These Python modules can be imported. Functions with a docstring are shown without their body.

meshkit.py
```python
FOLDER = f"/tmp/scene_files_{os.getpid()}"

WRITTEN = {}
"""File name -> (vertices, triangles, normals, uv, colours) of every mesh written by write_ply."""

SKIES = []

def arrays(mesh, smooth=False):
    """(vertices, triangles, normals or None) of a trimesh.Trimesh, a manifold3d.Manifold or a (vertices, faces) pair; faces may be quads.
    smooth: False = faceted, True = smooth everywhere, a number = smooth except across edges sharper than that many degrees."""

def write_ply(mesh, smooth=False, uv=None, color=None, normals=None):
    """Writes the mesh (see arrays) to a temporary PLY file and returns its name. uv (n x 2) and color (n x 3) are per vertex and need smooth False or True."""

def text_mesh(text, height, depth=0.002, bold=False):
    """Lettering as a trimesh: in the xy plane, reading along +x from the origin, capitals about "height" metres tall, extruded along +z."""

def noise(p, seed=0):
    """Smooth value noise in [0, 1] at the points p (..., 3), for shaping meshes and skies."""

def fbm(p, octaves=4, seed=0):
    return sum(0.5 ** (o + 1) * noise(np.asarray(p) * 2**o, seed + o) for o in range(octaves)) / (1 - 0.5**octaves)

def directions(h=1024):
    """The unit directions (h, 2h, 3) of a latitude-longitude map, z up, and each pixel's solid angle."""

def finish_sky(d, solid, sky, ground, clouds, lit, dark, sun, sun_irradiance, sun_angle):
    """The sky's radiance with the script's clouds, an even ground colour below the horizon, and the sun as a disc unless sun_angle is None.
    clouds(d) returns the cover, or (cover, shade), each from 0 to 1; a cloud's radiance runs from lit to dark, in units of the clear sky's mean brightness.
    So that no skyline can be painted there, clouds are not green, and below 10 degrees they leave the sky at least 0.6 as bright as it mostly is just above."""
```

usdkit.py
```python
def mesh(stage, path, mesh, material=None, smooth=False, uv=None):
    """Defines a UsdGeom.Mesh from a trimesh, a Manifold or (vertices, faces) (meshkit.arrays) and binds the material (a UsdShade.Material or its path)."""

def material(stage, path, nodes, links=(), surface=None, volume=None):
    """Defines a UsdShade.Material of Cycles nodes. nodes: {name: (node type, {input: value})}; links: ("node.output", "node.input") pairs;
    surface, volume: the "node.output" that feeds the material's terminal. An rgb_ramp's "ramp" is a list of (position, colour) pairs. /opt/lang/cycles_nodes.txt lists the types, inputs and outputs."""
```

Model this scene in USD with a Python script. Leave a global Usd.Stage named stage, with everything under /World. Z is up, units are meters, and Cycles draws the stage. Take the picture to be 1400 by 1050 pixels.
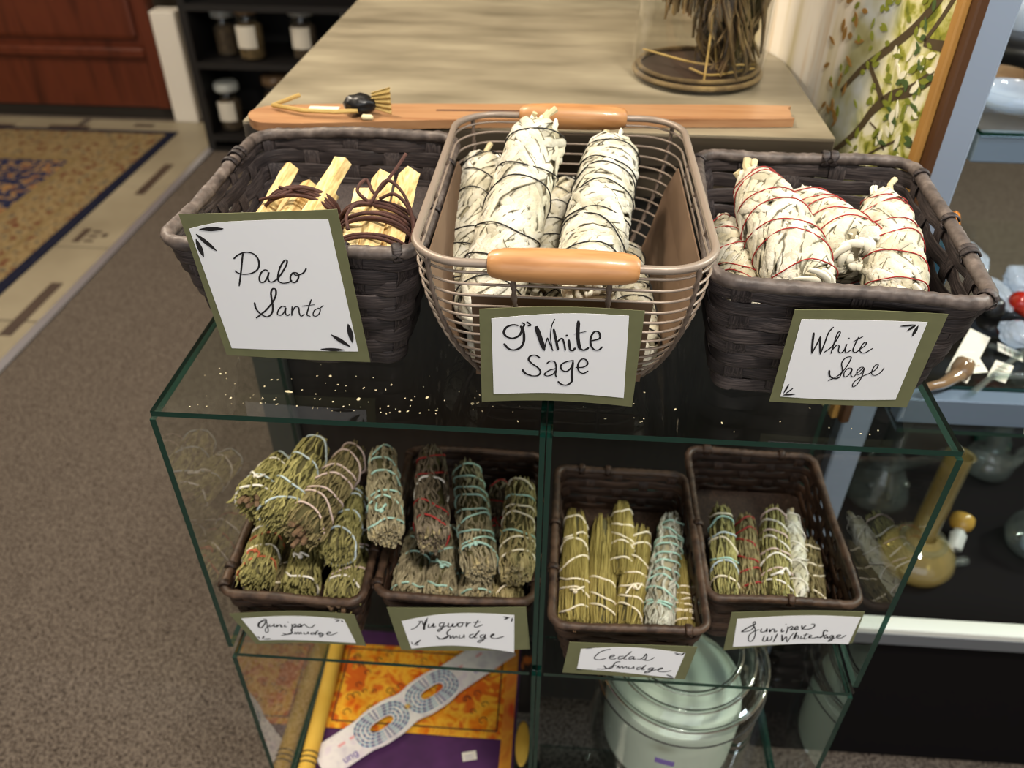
import math, random
import numpy as np, trimesh, usdkit, meshkit
from pxr import Usd, UsdGeom, UsdLux, UsdShade, Gf, Sdf, Vt
import shapely.geometry as sg

stage = Usd.Stage.CreateInMemory()
UsdGeom.SetStageUpAxis(stage, 'Z'); UsdGeom.SetStageMetersPerUnit(stage, 1.0)
UsdGeom.Xform.Define(stage, '/World'); UsdGeom.Scope.Define(stage, '/World/Looks')
ZT = 1.12            # height of the top glass shelf; every coordinate below is relative to its front edge

# ------------------------------------------------------------------ camera, light, exposure
CAM_F, CAM_YAW, CAM_PITCH, CAM_ROLL, CAM_POS = 1110.16, -0.0664, 0.6538, 0.0064, (0.0058, -0.5458, 0.4696)
EXPOSURE = 0.0
def make_camera():
    y, p, r = CAM_YAW, CAM_PITCH, CAM_ROLL
    f = np.array([math.sin(y)*math.cos(p), math.cos(y)*math.cos(p), -math.sin(p)])
    rt = np.array([math.cos(y), -math.sin(y), 0]); up = np.cross(rt, f)
    r2 = rt*math.cos(r) + up*math.sin(r); u2 = np.cross(r2, f)
    m = np.eye(4); m[0, :3] = r2; m[1, :3] = u2; m[2, :3] = -f; m[3, :3] = [CAM_POS[0], CAM_POS[1], CAM_POS[2]+ZT]
    c = UsdGeom.Camera.Define(stage, '/World/camera')
    c.AddTransformOp().Set(Gf.Matrix4d(m))
    c.CreateHorizontalApertureAttr(17.3); c.CreateFocalLengthAttr(17.3*CAM_F/1400)
    c.CreateFStopAttr(17.3*CAM_F/1400/5.0); c.CreateFocusDistanceAttr(0.66); c.CreateExposureAttr(EXPOSURE)
    c.CreateClippingRangeAttr(Gf.Vec2f(0.02, 100))
make_camera()
def rect_light(name, pos, target, w, h, power, color):
    l = UsdLux.RectLight.Define(stage, '/World/' + name)
    l.CreateWidthAttr(w); l.CreateHeightAttr(h); l.CreateIntensityAttr(power); l.CreateColorAttr(Gf.Vec3f(*color))
    m = Gf.Matrix4d().SetLookAt(Gf.Vec3d(*pos), Gf.Vec3d(*target), Gf.Vec3d(0, 1, 0.01)).GetInverse()
    l.AddTransformOp().Set(m)
    return l
WARM, COOL = (1.0, 0.87, 0.70), (0.80, 0.90, 1.0)
rect_light('track_lamp_key', (-0.75, 0.62, 2.68), (0.0, 0.15, 1.1), 0.22, 0.22, 165, WARM)
rect_light('track_lamp_front', (0.40, -0.55, 2.68), (0.1, 0.1, 0.9), 0.25, 0.25, 168, (1.0, 0.92, 0.81))
rect_light('track_lamp_counter', (-1.85, 1.65, 2.68), (0.0, 0.8, 1.2), 0.25, 0.25, 120, WARM)
rect_light('track_lamp_rug', (-2.6, 2.3, 2.68), (-2.6, 2.6, 0.0), 0.5, 0.5, 50, WARM)
rect_light('track_lamp_carpet', (-1.2, -0.3, 2.68), (-1.0, 0.4, 0.0), 0.4, 0.4, 14, WARM)
rect_light('window_light', (0.2, -2.9, 1.75), (0.1, 0.2, 0.8), 2.6, 1.5, 1.7, COOL)
rect_light('case_lamp', (1.35, 0.30, 2.3), (0.85, 0.6, 0.9), 0.5, 0.12, 60, (0.80, 0.91, 1.0))
rect_light('track_lamp_right', (2.7, 1.0, 2.68), (1.3, 1.9, 0.0), 0.4, 0.4, 170, (0.95, 1.0, 0.88))  # unseen greenish fill, added to brighten the floor at back right
dome = UsdLux.DomeLight.Define(stage, '/World/ambient'); dome.CreateIntensityAttr(0.22); dome.CreateColorAttr(Gf.Vec3f(1.0, 0.93, 0.85))

# ------------------------------------------------------------------ scene helpers
used = {}
def numbered(parent, name):
    k = (parent, name); n = used.get(k, 0); used[k] = n + 1
    return f'{parent}/{name}' if n == 0 else f'{parent}/{name}_{n:03d}'
def meta(path, label=None, cat=None, group=None, kind=None):
    p = stage.GetPrimAtPath(path)
    for k, v in (('label', label), ('category', cat), ('group', group), ('kind', kind)):
        if v: p.SetCustomDataByKey(k, v)
def thing(name, label, cat, loc=(0, 0, 0), rotz=0, rotx=0, matrix=None, group=None, kind=None):
    path = numbered('/World', name); x = UsdGeom.Xform.Define(stage, path)
    if matrix is not None:
        m = np.array(matrix, float); m[3, 2] += ZT; x.AddTransformOp().Set(Gf.Matrix4d(m))
    else:
        x.AddTranslateOp().Set(Gf.Vec3d(loc[0], loc[1], loc[2] + ZT))
        if rotz: x.AddRotateZOp().Set(rotz)
        if rotx: x.AddRotateXOp().Set(rotx)
    meta(path, label, cat, group, kind)
    return path
def part(parent, name, mesh, mat, smooth=35, label=None, kind=None, uv=None):
    path = numbered(parent, name); usdkit.mesh(stage, path, mesh, MAT[mat], smooth, uv)
    if label or kind: meta(path, label, None, None, kind)
    return path
def structure(name, mesh, mat, smooth=False, label=None, cat=None):
    mesh = arr(mesh); path = numbered('/World', name)
    m = usdkit.mesh(stage, path, (mesh[0], mesh[1]), MAT[mat], smooth)
    m.AddTranslateOp().Set(Gf.Vec3d(0, 0, ZT)); meta(path, label, cat, None, 'structure')
    return path
def lone(name, mesh, mat, label, cat, loc=(0, 0, 0), rotz=0, group=None, kind=None, smooth=35):
    path = numbered('/World', name); m = usdkit.mesh(stage, path, mesh, MAT[mat], smooth)
    m.AddTranslateOp().Set(Gf.Vec3d(loc[0], loc[1], loc[2] + ZT))
    if rotz: m.AddRotateZOp().Set(rotz)
    meta(path, label, cat, group, kind); return path

# ------------------------------------------------------------------ mesh helpers
def arr(m):
    if isinstance(m, (tuple, list)): return np.asarray(m[0], float), np.asarray(m[1], int)
    if hasattr(m, 'to_mesh'):
        q = m.to_mesh(); return np.asarray(q.vert_properties[:, :3], float), np.asarray(q.tri_verts, int)
    return np.asarray(m.vertices, float), np.asarray(m.faces, int)
def tri(f):
    f = np.asarray(f)
    return np.vstack([f[:, [0, 1, 2]], f[:, [0, 2, 3]]]) if f.shape[1] == 4 else f
def join(ms):
    V, F, n = [], [], 0
    for m in ms:
        v, f = arr(m); f = tri(f); V.append(v); F.append(f + n); n += len(v)
    return np.vstack(V), np.vstack(F)
def moved(m, off): v, f = arr(m); return v + np.asarray(off), f
def box(x0, x1, y0, y1, z0, z1, r=0.0):
    m = trimesh.creation.box(bounds=[[x0, y0, z0], [x1, y1, z1]])
    if r <= 0: return arr(m)
    pts = []
    for sx in (0, 1):
        for sy in (0, 1):
            for sz in (0, 1):
                c = [(x0, x1)[sx], (y0, y1)[sy], (z0, z1)[sz]]; s = [1 - 2*sx, 1 - 2*sy, 1 - 2*sz]
                for k in range(3):
                    q = [c[i] + (s[i]*r if i != k else 0) for i in range(3)]; pts.append(q)
    return arr(trimesh.convex.convex_hull(np.array(pts)))
def frames(p, closed=False):
    t = (np.roll(p, -1, 0) - np.roll(p, 1, 0)) if closed else np.gradient(p, axis=0)
    t = t / (np.linalg.norm(t, axis=1, keepdims=True) + 1e-12)
    ref = np.array([0, 0, 1.0]) if abs(t[:, 2]).mean() < 0.7 else np.array([1.0, 0, 0])
    a = np.cross(t, ref); a /= np.linalg.norm(a, axis=1, keepdims=True) + 1e-9
    return t, a, np.cross(t, a)
def tube(p, r, sides=6, closed=False, cap=True, flat=1.0, wob=None):
    p = np.asarray(p, float); n = len(p); t, a, b = frames(p, closed)
    ang = np.arange(sides)*2*np.pi/sides
    R = np.broadcast_to(np.asarray(r, float), (n,))[:, None]*np.ones(sides)
    if wob is not None: R = R*wob(np.arange(n)[:, None], ang[None, :])
    v = p[:, None] + R[..., None]*(np.cos(ang)[None, :, None]*a[:, None] + flat*np.sin(ang)[None, :, None]*b[:, None])
    m = n if closed else n - 1
    i, j = np.meshgrid(np.arange(m), np.arange(sides), indexing='ij')
    f = np.stack([i*sides + j, i*sides + (j + 1) % sides, ((i + 1) % n)*sides + (j + 1) % sides, ((i + 1) % n)*sides + j], -1).reshape(-1, 4)
    v = v.reshape(-1, 3); f = tri(f)
    if cap and not closed:
        c0, c1 = len(v), len(v) + 1; v = np.vstack([v, p[0], p[-1]]); k = np.arange(sides)
        f = np.vstack([f, np.stack([np.full(sides, c0), (k + 1) % sides, k], 1), np.stack([np.full(sides, c1), (n - 1)*sides + k, (n - 1)*sides + (k + 1) % sides], 1)])
    return v, f[:, ::-1]
def spline(p, n=8):
    p = np.asarray(p, float)
    if len(p) < 3: return np.array([p[0] + (p[-1] - p[0])*k for k in np.linspace(0, 1, n)])
    q = np.vstack([2*p[0] - p[1], p, 2*p[-1] - p[-2]]); out = []
    for i in range(1, len(q) - 2):
        t = np.linspace(0, 1, n, endpoint=False)[:, None]; a, b, c, d = q[i-1], q[i], q[i+1], q[i+2]
        out.append(0.5*(2*b + (c - a)*t + (2*a - 5*b + 4*c - d)*t**2 + (3*b - a - 3*c + d)*t**3))
    return np.vstack(out + [p[-1:]])
def lathe(prof, n=32, sweep=None):
    prof = np.asarray(prof, float); k = len(prof); a = np.arange(n)*2*np.pi/n
    v = np.stack([prof[None, :, 0]*np.cos(a)[:, None], prof[None, :, 0]*np.sin(a)[:, None], np.broadcast_to(prof[None, :, 1], (n, k))], -1).reshape(-1, 3)
    i, j = np.meshgrid(np.arange(n), np.arange(k - 1), indexing='ij')
    f = np.stack([i*k + j, ((i + 1) % n)*k + j, ((i + 1) % n)*k + j + 1, i*k + j + 1], -1).reshape(-1, 4)
    return v, tri(f)
def rot_to(m, d, at=(0, 0, 0)):
    """turn local +Z of a mesh to direction d and move it"""
    v, f = arr(m); R = basis(d); return v @ R + np.asarray(at), f
def basis(d, roll=0.0):
    z = np.asarray(d, float); z = z/np.linalg.norm(z)
    x = np.cross([0, 0, 1.0] if abs(z[2]) < 0.95 else [0, 1.0, 0], z); x /= np.linalg.norm(x); y = np.cross(z, x)
    c, s = math.cos(roll), math.sin(roll)
    return np.array([c*x + s*y, -s*x + c*y, z])
def extrude(poly, d):
    ms = [trimesh.creation.extrude_polygon(g, d, engine='earcut') for g in getattr(poly, 'geoms', [poly]) if g.area > 1e-9]
    return join([arr(m) for m in ms])
def grid_mesh(P):
    """P (n, m, 3) -> a sheet"""
    n, m = P.shape[:2]; i, j = np.meshgrid(np.arange(n - 1), np.arange(m - 1), indexing='ij')
    f = np.stack([i*m + j, i*m + j + 1, (i + 1)*m + j + 1, (i + 1)*m + j], -1).reshape(-1, 4)
    return P.reshape(-1, 3), tri(f)
def slab(P, off):
    """sheet with thickness: P and P + off joined by walls"""
    n, m = P.shape[:2]; v0, f0 = grid_mesh(P); v1, f1 = grid_mesh(P + np.asarray(off)); N = len(v0)
    edge = [(0, j) for j in range(m)] + [(i, m - 1) for i in range(1, n)] + [(n - 1, j) for j in range(m - 2, -1, -1)] + [(i, 0) for i in range(n - 2, 0, -1)]
    e = np.array([i*m + j for i, j in edge]); e2 = np.roll(e, -1)
    w = np.stack([e, e2, e2 + N, e + N], 1)
    return np.vstack([v0, v1]), np.vstack([f0, f1[:, ::-1] + N, tri(w)[:, ::-1]])

# ------------------------------------------------------------------ materials
MAT = {}
def srgb(r, g, b): return tuple(((c/255)/12.92 if c <= 10 else ((c/255 + 0.055)/1.055)**2.4) for c in (r, g, b))
def mix3(a, b, t): return tuple(x + (y - x)*t for x, y in zip(a, b))
def look(name, stops, scale=20, stretch=(1, 1, 1), rough=0.6, bump=0.0, bscale=None, bstretch=None, detail=4, dist=0.0, island=0.0, objrand=0.0, coord='object', spec=0.5, metallic=0.0, sheen=0.0, trans=0.0, bdist=0.001, coat=0.0):
    """noise -> ramp -> principled; island / objrand: how far value varies per leaf or per object"""
    stops = stops if isinstance(stops[0][-1], tuple) else list(zip(np.linspace(0.25, 0.75, len(stops)), stops))
    n = {'tc': ('texture_coordinate', {}), 'mp': ('mapping', {'scale': stretch}), 'nz': ('noise_texture', {'scale': scale, 'detail': detail, 'distortion': dist}),
         'rp': ('rgb_ramp', {'ramp': stops}), 'p': ('principled_bsdf', {'roughness': rough, 'metallic': metallic, 'specular_ior_level': spec, 'coat_weight': coat})}
    l = [(f'tc.{coord}', 'mp.vector'), ('mp.vector', 'nz.vector')]
    col = 'rp.color'
    if island or objrand:
        src = 'g.random_per_island' if island else 'oi.random'
        n['g'] = ('geometry', {}); n['oi'] = ('object_info', {}); amt = island or objrand
        n['mr'] = ('map_range', {'from_min': 0.0, 'from_max': 1.0, 'to_min': -amt/2, 'to_max': amt/2}); n['ad'] = ('math', {'math_type': 'add'})
        l += [(src, 'mr.value'), ('nz.fac', 'ad.value1'), ('mr.result', 'ad.value2'), ('ad.value', 'rp.fac')]
    else: l += [('nz.fac', 'rp.fac')]
    l += [(col, 'p.base_color')]
    if bump:
        n['mp2'] = ('mapping', {'scale': bstretch or stretch}); n['nb'] = ('noise_texture', {'scale': bscale or scale, 'detail': 5.0}); n['bm'] = ('bump', {'strength': bump, 'distance': bdist})
        l += [(f'tc.{coord}', 'mp2.vector'), ('mp2.vector', 'nb.vector'), ('nb.fac', 'bm.height'), ('bm.normal', 'p.normal')]
    surf = 'p.BSDF'
    if trans:
        n['tl'] = ('translucent_bsdf', {}); n['mx'] = ('mix_closure', {'fac': trans})
        l += [(col, 'tl.color'), ('p.BSDF', 'mx.closure1'), ('tl.BSDF', 'mx.closure2')]; surf = 'mx.closure'
    MAT[name] = usdkit.material(stage, f'/World/Looks/{name}', n, l, surface=surf)
def plain(name, color, rough=0.5, metallic=0.0, spec=0.5, **kw):
    MAT[name] = usdkit.material(stage, f'/World/Looks/{name}', {'p': ('principled_bsdf', {'base_color': color, 'roughness': rough, 'metallic': metallic, 'specular_ior_level': spec, **kw})}, [], surface='p.BSDF')
def pane(name, tint, ior=1.5, gain=1.0, rough=0.0):
    """clear pane: light passes straight, the outer faces mirror by fresnel"""
    MAT[name] = usdkit.material(stage, f'/World/Looks/{name}', {
        't': ('transparent_bsdf', {'color': tint}), 'g': ('glossy_bsdf', {'color': (1, 1, 1), 'roughness': rough}), 'f': ('fresnel', {'IOR': ior}), 'ge': ('geometry', {}),
        'inv': ('math', {'math_type': 'subtract', 'value1': 1.0}), 'mu': ('math', {'math_type': 'multiply'}), 'm2': ('math', {'math_type': 'multiply', 'value2': gain, 'use_clamp': True}), 'mx': ('mix_closure', {})},
        [('ge.backfacing', 'inv.value2'), ('f.fac', 'mu.value1'), ('inv.value', 'mu.value2'), ('mu.value', 'm2.value1'), ('m2.value', 'mx.fac'), ('t.BSDF', 'mx.closure1'), ('g.BSDF', 'mx.closure2')], surface='mx.closure')
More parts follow.
